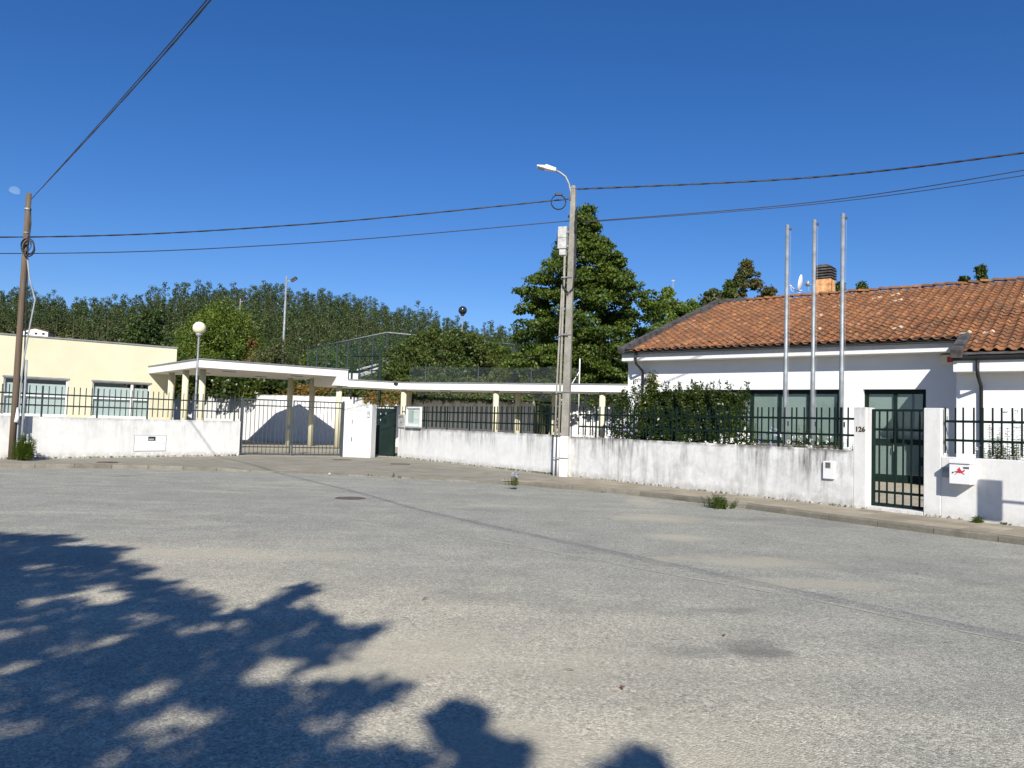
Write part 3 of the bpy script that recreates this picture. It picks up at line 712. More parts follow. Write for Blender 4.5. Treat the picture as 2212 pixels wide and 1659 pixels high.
part('side_beam', MB().box(stepx, x1c, .003, 2.74, zl + .002, zb - .002), M['fascia'], t)
def column(u, v, zbase, ztop, fr, parent, r=.15, y=None):
    p = fr.go(u, v, zbase); mbc = MB().lathe([(r, 0.0), (r, ztop)], p, 20); return part('column', mbc, M['column'], parent, smooth=True)
for (u, v, z0) in ((727.5, 968.7, 0), (669.3, 963.6, 0), (621.8, 961.5, 0)): column(u, v, z0, zb if u < 700 else zl, CF, t)
for (u, v) in ((438.5, 797.5), (402, 799.5), (371, 804.5)):
    p = CF.go(u, v, zb); part('column', MB().lathe([(.15, 0), (.15, zb)], (p[0], p[1] + .0), 20), M['column'], t, smooth=True)
for (u, v) in ((518.5, 866), (451.5, 0), (650, 0), (591, 0)): pass
for (x, y) in ((1.9, 1.6), (1.5, 4.3), (5.4, 1.7), (4.6, 4.6)):
    l = part('ceiling_lamp', MB().box(x - .3, x + .3, y - .12, y + .12, zb - .04, zb - .013), M['cap'], t)
    part('diffuser', MB().box(x - .24, x + .24, y - .08, y + .08, zb - .08, zb - .041), M['frame_white'], l)

# ============================================================ LOW COVERED WALK
t = at_frame('covered_walk', 'low white flat-roofed covered walk with grey edge running right from the canopy', 'canopy', KF)
zt2, zb2 = 3.56, 3.22; WD = 2.6
nA = KF.loc(CF.at(x1c + .003, .0)[:2]); nB = KF.loc(CF.at(x1c + .003, 2.75)[:2]); Lk = 13.2
ptsF = [nA, (0, 0), (Lk, 0)]; poly = [nA, (0, 0), (Lk, 0), (Lk, WD), (-.6, WD), nB]
part('roof_slab', MB().prism(poly, zb2, zt2), M['fascia'], t)
cap = MB()
for a, b_ in zip(ptsF, ptsF[1:]):
    dx, dy = b_[0] - a[0], b_[1] - a[1]; l = math.hypot(dx, dy); nx_, ny_ = dy / l, -dx / l
    cap.prism([(a[0] + nx_ * .04, a[1] + ny_ * .04), (b_[0] + nx_ * .04, b_[1] + ny_ * .04), (b_[0] - nx_ * .15, b_[1] - ny_ * .15), (a[0] - nx_ * .15, a[1] - ny_ * .15)], zt2 + .002 * (a == ptsF[0]), zt2 + .05 + .002 * (a == ptsF[0]))
part('edge_cap', cap, M['cap'], t)
for (u, y) in ((870.5, .35), (1070.3, .35), (1300.2, .35)):
    x = KF.hit(u, 900, y)[0]; part('column', MB().lathe([(.15, 0), (.15, zb2)], (x, y), 20), M['column'], t, smooth=True)
for (u, y) in ((882, 2.1), (1118, 2.1), (1197, 2.1)):
    x = KF.hit(u, 900, y)[0]; part('column', MB().lathe([(.15, 0), (.15, zb2)], (x, y), 20), M['column'], t, smooth=True)
for x in (2.2, 7.4):
    l = part('ceiling_lamp', MB().box(x - .3, x + .3, .9, 1.14, zb2 - .03, zb2 + .003), M['cap'], t)
    part('diffuser', MB().box(x - .24, x + .24, .94, 1.1, zb2 - .07, zb2 - .031), M['frame_white'], l)
# small floodlight on the fascia near the bend
p = KF.hit(857, 831, -.1)
t = at_frame('wall_floodlight', 'small dark floodlight fixed to the white edge of the covered walk above the green door', 'lamp', KF, p[0], -.02, p[1])
part('bracket', MB().box(-.04, .04, -.1, .015, -.12, .1), M['gutter'], t); part('lamp_head', MB().box(-.17, .1, -.3, -.1, -.02, .12), M['gutter'], t)

# ============================================================ RETAINING WALLS
def wall_run(name, label, cat, P, h, th, mat, z0=-.03):
    o = P[0]; t = thing(name, label, cat, (o[0], o[1], 0))
    for a, b_ in zip(P, P[1:]):
        dx, dy = b_[0] - a[0], b_[1] - a[1]; l = math.hypot(dx, dy); nx_, ny_ = -dy / l * th, dx / l * th
        part('wall_panel', MB().prism([(a[0] - o[0], a[1] - o[1]), (b_[0] - o[0], b_[1] - o[1]), (b_[0] - o[0] + nx_, b_[1] - o[1] + ny_), (a[0] - o[0] + nx_, a[1] - o[1] + ny_)], z0, h), mat, t)
    return t
wall_run('retaining_wall', 'tall streaked white retaining wall behind the grey gate and canopy', 'wall', ret[0:4], 2.88, .25, M['retain'])
wall_run('retaining_wall', 'dirty white retaining wall with creepers behind the solid green door', 'wall', [ret[3], ret[4]], 2.86, .25, M['retain'])
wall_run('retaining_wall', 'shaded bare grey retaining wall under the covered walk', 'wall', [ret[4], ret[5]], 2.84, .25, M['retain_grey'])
wall_run('retaining_wall', 'sunlit white wall seen under the walk right of the concrete pole', 'wall', [(2.3, 46.3), (9.6, 43.3), (14, 42)], 3.6, .25, M['white'])
# dark green gate at the end of the grey wall
g0 = (1.35, 42.1); t = thing('green_gate', 'narrow dark green barred gate at the right end of the grey wall', 'gate', (g0[0], g0[1], 0), R(8))
part('leaf_frame', MB().box(0, .07, 0, .06, .05, 2.75).box(1.55, 1.62, 0, .06, .05, 2.75).box(.07, 1.55, .005, .055, 2.62, 2.7).box(.07, 1.55, .005, .055, 2.25, 2.31).box(.07, 1.55, .005, .055, .9, .97).box(.07, 1.55, .005, .055, .1, .17), M['green'], t)
bm = MB().box(-.016, .016, -.012, .012, .1, 2.7).mesh('bar', M['green'])
for i in range(1, 12): link('bar', bm, t, (.07 + i * .124, .03, 0))

# ============================================================ FENCE BUILDER
def fence(name, label, fr, x0, x1, ztop, zbot, rails, step, mat, zwall, post_every=1.5, pw=.028, y=.1, group=None, post_top=None, stagger=True):
    t = at_frame(name, label, 'fence', fr, x0, y, 0, group)
    L = x1 - x0
    for z in rails: part('rail', MB().box(0, L, -.014, .014, z - .024, z + .024), mat, t)
    n = int(round(L / step)); pm = MB().box(-pw / 2, pw / 2, -.03, .03, zbot, ztop).mesh('picket', mat)
    pm = {0: MB().box(-pw / 2, pw / 2, -.036, -.0145, zbot, ztop).mesh('picket', mat), 1: MB().box(-pw / 2, pw / 2, .0145, .036, zbot, ztop).mesh('picket', mat)}
    po = MB().box(-.026, .026, -.045, -.0147, zwall - .02, (post_top or ztop)).mesh('post', mat)
    pe = max(1, int(round(post_every / step)))
    for i in range(n + 1):
        xx = L * i / n
        if i % pe == pe // 2: link('post', po, t, (xx, 0, 0))
        else: link('picket', pm[(i % 2) if stagger else 0], t, (xx + random.uniform(-.004, .004), 0, random.uniform(-.004, .004)))
    return t

# ============================================================ RIGHT WALL, PILLARS, GATE 126
xs0 = -11.15
pL0 = RF.hit(1844.7, 900)[0]; pL1 = RF.hit(1871.3, 900)[0]; pR0 = RF.hit(1995.5, 900)[0]; pR1 = RF.hit(2032.5, 900)[0]
TH = .22
t = at_frame('boundary_wall', 'long dirt-streaked white wall from the green door to the pillar numbered 126', 'wall', RF)
part('wall_panel', MB().box(xs0, -.6, 0, TH, -.05, 1.26), M['wallM'], t, bevel=.012)
part('wall_panel', MB().box(-.595, pL0 - .001, .0, TH, -.05, 1.235), M['wallR'], t, bevel=.012)
t = at_frame('boundary_wall', 'short white wall with a mailbox right of the barred green gate', 'wall', RF)
part('wall_panel', MB().box(pR1 + .001, 17, 0, TH, -.05, 1.2), M['pillar'], t, bevel=.012)
t = at_frame('gate_pillar', 'white gate pillar with the number 126 left of the barred green gate', 'pillar', RF)
part('post_body', MB().box(pL0, pL1, -.004, .36, -.05, 2.17), M['pillar'], t, bevel=.012)
def text_part(s, size, mat, parent, loc, rz=0, rx=90, name='house_number', depth=.006, bold=0):
    c = bpy.data.curves.new(name, 'FONT'); c.body = s; c.size = size; c.extrude = depth; c.align_x = 'CENTER'; c.offset = bold
    o = bpy.data.objects.new('tmp', c); COL.objects.link(o); bpy.context.view_layer.update()
    me = bpy.data.meshes.new_from_object(o.evaluated_get(bpy.context.evaluated_depsgraph_get())); bpy.data.objects.remove(o)
    me.materials.clear(); me.materials.append(mat)
    q = link(name, me, parent, loc); q.rotation_euler = (R(rx), 0, rz); return q
nx_ = RF.hit(1857.5, 927)
text_part('126', .15, M['brass'], t, (nx_[0] + .01, -.008, nx_[1] - .05), name='house_number', bold=.004)
t = at_frame('gate_pillar', 'white gate pillar between the barred green gate and the mailbox', 'pillar', RF)
part('post_body', MB().box(pR0, pR1, -.004, .36, -.05, 2.16), M['pillar'], t, bevel=.012)
# gate 126
gx0, gx1 = pL1 + .01, pR0 - .01; GL = gx1 - gx0
t = at_frame('barred_gate', 'dark green barred pedestrian gate between the two white pillars by number 126', 'gate', RF, gx0, .22, 0)
part('leaf_frame', MB().box(0, .06, 0, .05, .07, 2.14).box(GL - .06, GL, 0, .05, .07, 2.14).box(.06, GL - .06, .002, .048, 2.09, 2.14).box(.06, GL - .06, .002, .048, .09, .15), M['green'], t)
for z in (1.68, .36): part('cross_rail', MB().box(.06, GL - .06, .01, .04, z, z + .05), M['green'], t)
bm = MB().box(-.016, .016, -.014, .009, .15, 2.09).mesh('bar', M['green'])
for i in range(1, 7): link('bar', bm, t, (GL * i / 7, .0, 0))
for z in (.3, 1.9): part('hinge', MB().tube([(-.005, .03, z), (-.005, .03, z + .09)], .014, 8), M['green'], t)
part('lock', MB().box(GL - .16, GL - .06, -.02, .06, .98, 1.16), M['green'], t)
t2 = at_frame('threshold', 'low whitewashed sill under the barred green gate', 'step', RF, gx0, 0, 0)
part('sill_block', MB().box(.0, GL, .0, .34, -.05, .075), M['pillar'], t2, bevel=.01)
# fences on the right wall
FT = 2.17
fence('picket_fence', 'dark green metal picket fence on the wall between the notice board and the concrete pole', RF, -9.75, -.6, FT, 1.34, (1.93, 1.58), .155, M['green'], 1.26, group='dark green picket fences on the white walls')
fence('picket_fence', 'dark green picket fence on the streaked wall from the concrete pole to pillar 126', RF, .12, pL0 - .02, FT, 1.3, (1.92, 1.56), .155, M['green'], 1.235, group='dark green picket fences on the white walls')
fence('picket_fence', 'dark green picket fence above the mailbox right of the barred gate', RF, pR1 + .05, 16.9, FT, 1.27, (1.90, 1.53), .165, M['green'], 1.2, group='dark green picket fences on the white walls')
fence('picket_fence', 'very short piece of dark green picket fence between the green door and notice board', RF, -11.0, -10.5, FT, 1.36, (1.93, 1.6), .155, M['green'], 1.26, post_every=9, group='dark green picket fences on the white walls')

# meter box in the wall
p = RF.hit(1792, 1015)
t = at_frame('meter_box', 'small white meter box with a dark window set on the wall left of pillar 126', 'box', RF, p[0], -.0, p[1])
part('housing', MB().box(-.135, .135, -.05, .01, -.20, .19), M['white'], t, bevel=.012)
part('meter_window', MB().box(-.06, .04, -.056, -.051, .05, .155), M['iron'], t); part('meter_window_frame', MB().box(-.075, .055, -.054, -.0505, .035, .17), M['greyplastic'], t)
# mailbox
p = RF.hit(2074, 1019, -.24); q0 = RF.hit(2050.5, 1000, -.24)[0]; q1 = RF.hit(2095.5, 1000, -.24)[0]; W_ = (q1 - q0)
t = at_frame('mailbox', 'white wall mailbox with a red horse and rider emblem right of the barred gate', 'mailbox', RF, (q0 + q1) / 2, 0, 1.0)
h2 = W_ / 2
part('body', MB().extr([(-h2, -.30), (h2, -.30), (h2, .08), (-h2, .08)], -.24, .0), M['white'], t, bevel=.006)
lid = MB(); lid.v = []; lid.f = []
lid.box(-h2 - .012, h2 + .012, -.262, .0, .085, .165)
part('lid', lid, M['white'], t, bevel=.012)
part('name_plate', MB().box(.07, .17, -.246, -.241, .0, .03), M['brass'], t); part('lock', MB().tube([(-h2 + .07, -.241, -.085), (-h2 + .07, -.25, -.085)], .014, 10), M['darkroom'], t)
hx = [(-.09, 0), (-.055, .012), (-.035, .005), (-.03, .03), (-.045, .045), (-.02, .052), (-.012, .075), (.0, .085), (.012, .075), (.008, .055), (.03, .035), (.035, .012), (.06, .022), (.085, .045), (.1, .03), (.088, .02), (.075, -.002), (.05, -.015), (.075, -.03), (.092, -.045), (.083, -.05), (.06, -.037), (.035, -.022), (.0, -.025), (-.03, -.02), (-.05, -.035), (-.075, -.06), (-.085, -.055), (-.06, -.028), (-.05, -.008), (-.09, -.012)]
part('emblem', MB().extr([(x, z - .065) for x, z in hx], -.2455, -.241), M['red'], t)
# bell plate
p = RF.hit(2043.5, 1020)
t = at_frame('doorbell_panel', 'small grey bell panel on the wall just left of the white mailbox', 'bell', RF, p[0], 0, p[1])
part('plate', MB().box(-.07, .07, -.02, .005, -.1, .1), M['greyplastic'], t, bevel=.004)
part('speaker_grille', MB().box(-.045, -.008, -.024, -.0205, .0, .07).box(.008, .045, -.024, -.0205, .0, .07), M['cap'], t)
# made-up sign just outside the frame on the right; added only to shade the wall
pa = RF.hit(2112, 1040); pb = RF.hit(2164, 1040)
dist = 2.6; la, lb = RF.at(pa[0], 0)[:2], RF.at(pb[0], 0)[:2]; kk = dist / math.cos(R(SUN_EL))
def up_sun(p, z): return (p[0] - SUN_DIR.x * kk, p[1] - SUN_DIR.y * kk, z - SUN_DIR.z * kk)
A_ = up_sun(la, .05); B_ = up_sun(lb, .05); A1 = up_sun(la, .80)
t = thing('unseen_shadow_panel', 'unseen metal panel on a side post, added to shade the wall', 'shadow_panel', (A_[0], A_[1], 0))
dx, dy = B_[0] - A_[0], B_[1] - A_[1]; l = math.hypot(dx, dy); ang = math.atan2(dy, dx); t.rotation_euler = (0, 0, ang)
part('panel', MB().box(0, l, -.02, .02, A_[2], A1[2]), M['galv'], t, bevel=.05)
part('post', MB().tube([(l + 1.6, 0, -.1), (l + 1.6, 0, A1[2] + .1)], .04, 10).tube([(l, 0, (A_[2] + A1[2]) / 2), (l + 1.6, 0, (A_[2] + A1[2]) / 2)], .02, 8), M['galv'], t, smooth=True)

# ============================================================ MIDDLE: PILLAR 136, DOORS, GREY GATE
px0, px1 = G(739.5, 986), G(806, 986.5)
pa = Vector((-6.93, 31.9)); pb = Vector((-5.72, 31.62)); fa = math.degrees(math.atan2(pb.y - pa.y, pb.x - pa.x)); PF = Frame(pa.x, pa.y, fa); PL_ = (pb - pa).length
t = at_frame('meter_pillar', 'wide white meter pillar with the number 136 between the grey gate and the green door', 'pillar', PF)
part('post_body', MB().box(0, PL_, 0, .5, -.05, 2.18), M['pillar'], t, bevel=.012)
xa, xb = PF.hit(757.5, 930)[0], PF.hit(783, 930)[0]
for z0, z1, hz_ in ((1.03, 1.90, 1.45), (.42, 1.0, .72)):
    d_ = part('cabinet_door', MB().box(xa, xb, -.03, .006, z0, z1), M['white'], t, bevel=.006)
    part('handle', MB().box(xa + .05, xa + .085, -.045, -.031, hz_ - .09, hz_ + .09), M['gutter'], d_)
part('plinth', MB().box(xa - .06, xb - .02, -.018, .004, -.02, .38), M['pillar'], t, bevel=.006)
part('hood', MB().box(xa - .02, xb + .02, -.05, .004, 1.915, 1.95), M['pillar'], t)
part('cabinet_door', MB().box(xb + .05, PL_ - .08, -.012, .004, .45, .85), M['white'], t, bevel=.004)
p = PF.hit(793, 878.5); text_part('136', .165, M['greyplastic'], t, (p[0] - .04, -.008, p[1] - .06), bold=.003)
p = PF.hit(796.5, 895)
t = at_frame('intercom', 'small grey intercom on the pillar under the number 136', 'intercom', PF, p[0], 0, p[1])
part('housing', MB().box(-.06, .06, -.035, .005, -.13, .13), M['greyplastic'], t, bevel=.004); part('button', MB().box(-.03, .03, -.042, -.036, -.09, -.03), M['frame_white'], t)
# solid green door
d0 = D(808, 940, 33.5); d1 = D(852.5, 940, 33.1); DFm = Frame(d0[0], d0[1], math.degrees(math.atan2(d1[1] - d0[1], d1[0] - d0[0]))); DL = math.dist(d0[:2], d1[:2])
t = at_frame('green_door', 'solid dark green metal door between pillar 136 and the white wall', 'door', DFm)
part('leaf', MB().box(.03, DL - .05, .0, .04, .05, 2.06), M['green_door'], t, bevel=.004)
part('frame', MB().box(DL - .05, DL + .02, -.01, .06, 0, 2.18).box(0, .03, -.01, .06, 0, 2.12).box(.0, DL - .05, -.008, .058, 2.125, 2.17), M['green'], t)
part('top_bars', MB().box(.1, .13, .01, .03, 2.06, 2.125).box(.3, .33, .01, .03, 2.06, 2.125).box(.5, .53, .01, .03, 2.06, 2.125).box(.7, .73, .01, .03, 2.06, 2.125), M['green'], t)
part('letter_flap', MB().box(.35, .6, -.012, 0.001, 1.42, 1.62), M['green'], t)
for (x, z) in ((.3, 1.82), (.56, 1.84), (.3, 1.56)): part('peephole', MB().box(x - .012, x + .012, -.004, .001, z - .035, z + .035), M['frame_white'], t)
part('handle', MB().tube([(.08, 0, 1.3), (.08, -.06, 1.3), (.14, -.06, 1.3)], .014, 8).box(.05, .11, -.008, .001, 1.2, 1.38), M['galv'], t)
# grey double gate
ga = G(515, 984); gb = G(738.5, 986); GF = Frame(-10.62, 30.3, math.degrees(math.atan2(31.88 - 30.3, -6.95 + 10.62))); GL2 = math.dist((-10.62, 30.3), (-6.95, 31.88))
mx = GF.hit(630, 930)[0]
for (a, b_, lab) in ((.04, mx - .02, 'left leaf of the blue-grey barred driveway gate'), (mx + .02, GL2 - .03, 'right leaf of the blue-grey barred driveway gate beside pillar 136')):
    t = at_frame('driveway_gate', lab, 'gate', GF, a, 0, 0, 'two leaves of the driveway gate'); L = b_ - a
    part('leaf_frame', MB().box(0, .05, -.025, .025, .03, 2.24).box(L - .06, L, -.025, .025, .03, 2.24).box(.05, L - .06, -.02, .02, 2.19, 2.24).box(.05, L - .06, -.02, .02, .04, .09), M['greygate'], t)
    for z in (1.96, .32): part('cross_rail', MB().box(.05, L - .06, -.018, .018, z, z + .045), M['greygate'], t)
    n = int(round(L / .155)); bm = MB().box(-.011, .011, -.011, .011, .09, 2.19).mesh('bar', M['greygate'])
    for i in range(1, n): link('bar', bm, t, (L * i / n, -.03, 0))
    part('lock', MB().box(L - .14, L - .05, -.04, .03, 1.05, 1.22) if a < 1 else MB().box(.04, .1, -.04, .03, 1.05, 1.22), M['greygate'], t)
# gate posts
for x, lab in ((.0, 'blue-grey post holding the left leaf of the driveway gate'), (GL2, 'blue-grey post holding the right leaf of the driveway gate')):
    t = at_frame('gate_post', lab, 'post', GF, x, 0, 0, 'posts of the driveway gate'); part('shaft', MB().box(-.035, .035, -.035, .035, -.03, 2.28), M['greygate'], t)

# letterbox and notice board at the start of the right wall
p = RF.hit(867, 910, .02)
t = at_frame('letterbox', 'grey metal letterbox standing on the wall end beside the green door', 'mailbox', RF, xs0 + .28, .06, 1.26)
part('body', MB().box(-.26, .26, -.1, .1, 0, .55), M['galvbox'], t, bevel=.01); part('slot_flap', MB().box(-.2, .2, -.11, -.1005, .42, .5), M['galv'], t); part('lock', MB().box(-.06, .06, -.108, -.1005, .2, .26), M['cap'], t)
a = RF.hit(878, 900, -.05)[0]; b_ = RF.hit(909.5, 900, -.05)[0]; L = b_ - a
t = at_frame('notice_board', 'white framed glass notice board on the fence right of the green door', 'notice board', RF, a, -.05, 0)
zz0, zz1 = 1.33, 2.14
part('frame', MB().box(0, .06, -.04, .04, zz0, zz1).box(L - .06, L, -.04, .04, zz0, zz1).box(.06, L - .06, -.04, .04, zz1 - .06, zz1).box(.06, L - .06, -.04, .04, zz0, zz0 + .06), M['frame_white'], t)
part('back_panel', MB().box(.06, L - .06, .02, .03, zz0 + .06, zz1 - .06), M['frame_white'], t); part('pane', MB().box(.06, L - .06, -.012, -.008, zz0 + .06, zz1 - .06), M['glass'], t)
part('notice_sheet', MB().box(.12, L * .48, .012, .016, 1.5, 2.0), M['blind_w'], t); part('notice_sheet', MB().box(L * .54, L - .14, .012, .016, 1.62, 2.02), M['petal_white'], t)
part('sill', MB().box(-.02, L + .02, -.05, .05, zz0 - .06, zz0 - .002), M['greyplastic'], t)

# ============================================================ LEFT WALL
LX1 = LF.loc(G(517, 984))[0]; LX1 = min(max(LX1, 7.0), 7.4)
t = at_frame('boundary_wall', 'low white wall with a meter hatch under the blue-grey fence on the left', 'wall', LF)
part('wall_panel', MB().box(-16, 5.0, 0, .25, -.05, 1.33), M['wallL'], t, bevel=.012); part('wall_panel', MB().box(5.003, LX1, -.004, .25, -.05, 1.335), M['wallL'], t, bevel=.012)
p = LF.hit(323, 957); a = LF.hit(290, 957)[0]; b_ = LF.hit(358, 957)[0]
t = at_frame('meter_hatch', 'white metal meter hatch with a small dark window in the left wall', 'hatch', LF, a, 0, p[1]); L = b_ - a
part('frame', MB().box(-.01, L + .01, -.008, .003, -.29, .28), M['cap'], t); part('door', MB().box(.005, L - .005, -.02, -.0085, -.275, .265), M['white'], t, bevel=.004)
part('meter_window', MB().box(L * .42, L * .42 + .26, -.026, -.0205, .08, .23), M['darkroom'], t); part('meter', MB().box(L * .44, L * .44 + .18, -.03, -.0265, .1, .16), M['greyplastic'], t)
part('lock', MB().tube([(L - .08, -.02, -.02), (L - .08, -.03, -.02)], .014, 8), M['galv'], t)
fence('picket_fence', 'thin blue-grey metal picket fence on the left wall in front of the yellow building', LF, -15.8, LX1 - .05, 2.33, 1.42, (2.06, 1.70), .19, M['greygate'], 1.33, post_every=1.71, pw=.024, y=.12, stagger=False)

# ============================================================ POLES, CABLES
bp = RF.at(-.42, -.26); bp = G(1217, 1029); Bx, By = bp[0] + .02, bp[1] + .08
t = thing('concrete_pole', 'tall weathered concrete utility pole standing against the white wall', 'utility pole', (Bx, By, 0), RF.a * .35)
ZP = 9.05
def taper(mb, w0, d0, w1, d1, z0, z1, lx=0):
    k = len(mb.v); mb.v += [(-w0, -d0, z0), (w0, -d0, z0), (w0, d0, z0), (-w0, d0, z0), (-w1 + lx, -d1, z1), (w1 + lx, -d1, z1), (w1 + lx, d1, z1), (-w1 + lx, d1, z1)]
    mb.f += [(k, k + 3, k + 2, k + 1), (k + 4, k + 5, k + 6, k + 7), (k, k + 1, k + 5, k + 4), (k + 1, k + 2, k + 6, k + 5), (k + 2, k + 3, k + 7, k + 6), (k + 3, k, k + 4, k + 7)]; return mb
part('shaft', taper(MB(), .128, .115, .078, .07, -.1, ZP, .06), M['pole_concrete'], t, bevel=.015)
part('painted_foot', taper(MB(), .134, .121, .127, .115, -.08, 1.24, .008), M['pillar'], t)
part('cap', taper(MB(), .1, .08, .04, .04, ZP + .001, ZP + .1, .0), M['pole_concrete'], t).location.x = .06
cp_ = MB().tube([(-.20, -.02, -.02), (-.19, -.02, 3), (-.16, -.02, 6.95)], .038, 8).tube([(-.33, -.0, -.02), (-.31, 0, 2.8), (-.225, 0, 6.0)], .03, 8)
part('conduit', cp_, M['pole_concrete'], t, smooth=True)
part('painted_conduit', MB().tube([(-.20, -.02, -.03), (-.197, -.02, 1.2)], .041, 8).tube([(-.33, 0, -.03), (-.324, 0, 1.2)], .034, 8), M['pillar'], t, smooth=True)
for z in (.55, 2.6, 4.4, 6.2): 
    s_ = .15 - z * .006; part('clamp', MB().box(-s_ - .19 + z * .012, s_ + .012, -.145 + z * .004, -.13 + z * .004, z, z + .03), M['galv'], t)
part('cable_drop', MB().tube([(.19, -.1, 8.35), (.2, -.09, 7.6), (.21, -.09, 6.5), (.16, -.14, 5.85), (.02, -.17, 5.7), (-.17, -.1, 5.95), (-.2, -.05, 6.3)], .022, 8), M['black'], t, smooth=True)
part('connector', MB().box(.15, .22, -.13, -.05, 7.9, 8.02).box(.16, .22, -.13, -.06, 8.15, 8.25).box(.15, .21, -.13, -.07, 7.65, 7.75).tube([(.17, -.1, 8.3), (.24, -.12, 8.1), (.16, -.12, 7.9), (.23, -.13, 7.6)], .02, 6), M['black'], t)
part('danger_sign', MB().extr([(-.07, 4.35), (.05, 4.35), (-.01, 4.48)], -.125, -.118), M['brass'], t)
# lamp arm
arm = [(1231.5, 433, 0), (1231, 412, 0), (1229, 397, 0), (1222, 382, 0), (1211, 373.5, 0), (1197.5, 366.5, 0)]
t = thing('street_lamp', 'white flat street lamp on a curved grey arm at the top of the concrete pole', 'street lamp', (Bx, By, ZP - .4))
AP = [tuple(a_ - b__ for a_, b__ in zip(D(u, v, By - .05), (Bx, By, ZP - .4))) for u, v, _ in arm]
AP[1] = (AP[0][0] + .005, AP[0][1], AP[1][2])
part('arm', MB().tube(AP, .032, 10), M['galv'], t, smooth=True)
hv = Vector(AP[-1]); he = Vector(D(1159.5, 359.5, By - .05)) - Vector((Bx, By, ZP - .4)); dv = (he - hv).normalized(); sd = Vector((0, 1, 0)); upv = dv.cross(sd).normalized()
if upv.z < 0: upv = -upv
def hb(mb, a, b_, w, t0, t1, o=0):
    k = len(mb.v)
    for (q, ww, tt) in ((a, w[0], t0), (b_, w[1], t1)):
        c = hv + dv * q
        for sx, sz in ((-1, -1), (1, -1), (1, 1), (-1, 1)): mb.v.append(tuple(c + sd * ww * sx + upv * (tt[0] if sz < 0 else tt[1])))
    mb.f += [(k, k + 1, k + 2, k + 3), (k + 7, k + 6, k + 5, k + 4), (k, k + 4, k + 5, k + 1), (k + 1, k + 5, k + 6, k + 2), (k + 2, k + 6, k + 7, k + 3), (k + 3, k + 7, k + 4, k)]
    return mb
Lh = (he - hv).length
part('lamp_head', hb(hb(MB(), -.05, .3, (.07, .13), (-.05, .05), (-.05, .09)), .3, Lh, (.14, .13), (-.045, .05), (-.02, .015)), M['white'], t, bevel=.012)
part('diffuser', hb(MB(), .32, Lh - .05, (.11, .11), (-.06, -.046), (-.035, -.022)), M['greyplastic'], t)
# box on the pole
t = thing('cable_box', 'grey zinc cabinet hung on the left side of the concrete pole', 'cabinet', (Bx, By, 0), R(-20))
c0 = (-.36, -.06)
b1_ = part('housing', MB().box(-.38, -.10, -.13, .15, 7.47, 7.83).box(-.38, -.10, -.13, .15, 7.13, 7.465), M['galvbox'], t, bevel=.01)
part('terminal_box', MB().box(-.33, -.12, -.10, .11, 6.93, 7.125), M['galvbox'], t, bevel=.01); part('bracket', MB().box(-.1, .02, -.02, .06, 7.2, 7.25), M['galv'], t); part('bracket', MB().box(-.1, .02, -.02, .06, 7.65, 7.7), M['galv'], t)
def ring(c, r, n=24, ax=(1, 0, 0), az=(0, 0, 1), k=1.0, loops=2, seed=0):
    rn = random.Random(seed); pts = []
    for i in range(n * loops + 1):
        a_ = 2 * math.pi * i / n; rr_ = r * (1 + .05 * math.sin(i * .21 + seed)); o = .012 * (i / n)
        pts.append(tuple(c[j] + ax[j] * math.cos(a_) * rr_ * k + az[j] * math.sin(a_) * rr_ + (o if j == 1 else 0) for j in range(3)))
    return pts
cc = D(1207, 436.5, By - .25)
t = thing('cable_coil', 'single ring of spare black cable hanging left of the concrete pole top', 'cable', cc, 0, 'coils of spare black cable')
part('loop', MB().tube(ring((0, 0, 0), .225), .014, 6), M['black'], t, smooth=True); part('splice', MB().box(-.12, .1, -.04, .04, .2, .28), M['black'], t, bevel=.02)
# wooden pole
wp = LF.at(LF.hit(28, 940, -.17)[0], -.17); wt = D(62.5, 418, wp[1] + .15)
t = thing('wooden_pole', 'brown wooden utility pole standing before the left wall', 'utility pole', (wp[0], wp[1], 0))
rel = lambda p: (p[0] - wp[0], p[1] - wp[1], p[2])
wx, wy, wz = rel(wt)
part('shaft', MB().tube([(0, 0, -.1), (wx * .3, wy * .3, wz * .3), (wx * .62, wy * .62, wz * .6), (wx, wy, wz)], [.102, .096, .088, .08], 14), M['wood'], t, smooth=True)
def onpole(z, dx=0, dy=0): f = z / wz; return (wx * f + dx, wy * f + dy, z)
part('conduit', MB().tube([onpole(-.1, .2, .0), onpole(.4, .15, -.02), onpole(2.2, .15, -.02), onpole(3.2, .2, -.02), onpole(4.3, .32, 0), onpole(5.0, .40, .02), onpole(5.7, .20, -.02), onpole(6.4, .12, -.08)], .024, 8), M['bluepipe'], t, smooth=True)
part('conduit', MB().tube([onpole(0.3, .24, .06), onpole(1.4, .24, .06), onpole(2.6, .24, .06), onpole(3.1, .23, .06)], .035, 8), M['bluepipe'], t, smooth=True)
part('cable_drop', MB().tube([onpole(7.9, .1, -.04), onpole(7.4, .14, -.03), onpole(6.6, .12, -.06), onpole(5.2, .14, 0), onpole(3.2, .16, .05), onpole(1.2, .19, .08)], .02, 6), M['black'], t, smooth=True)
part('plastic_sleeve', MB().tube([onpole(1.15, .14, -.09), onpole(1.3, .16, -.1), onpole(1.6, .15, -.1)], [.075, .06, .02], 8), M['white'], t, smooth=True)
part('clamp', MB().tube([onpole(7.85), onpole(7.9)], .105, 14), M['galv'], t); part('clamp', MB().tube([onpole(7.1), onpole(7.13)], .1, 14), M['galv'], t)
cc = D(59, 533, wp[1] - .12)
t = thing('cable_coil', 'bundle of several black cable rings hanging on the wooden pole', 'cable', cc, 0, 'coils of spare black cable')
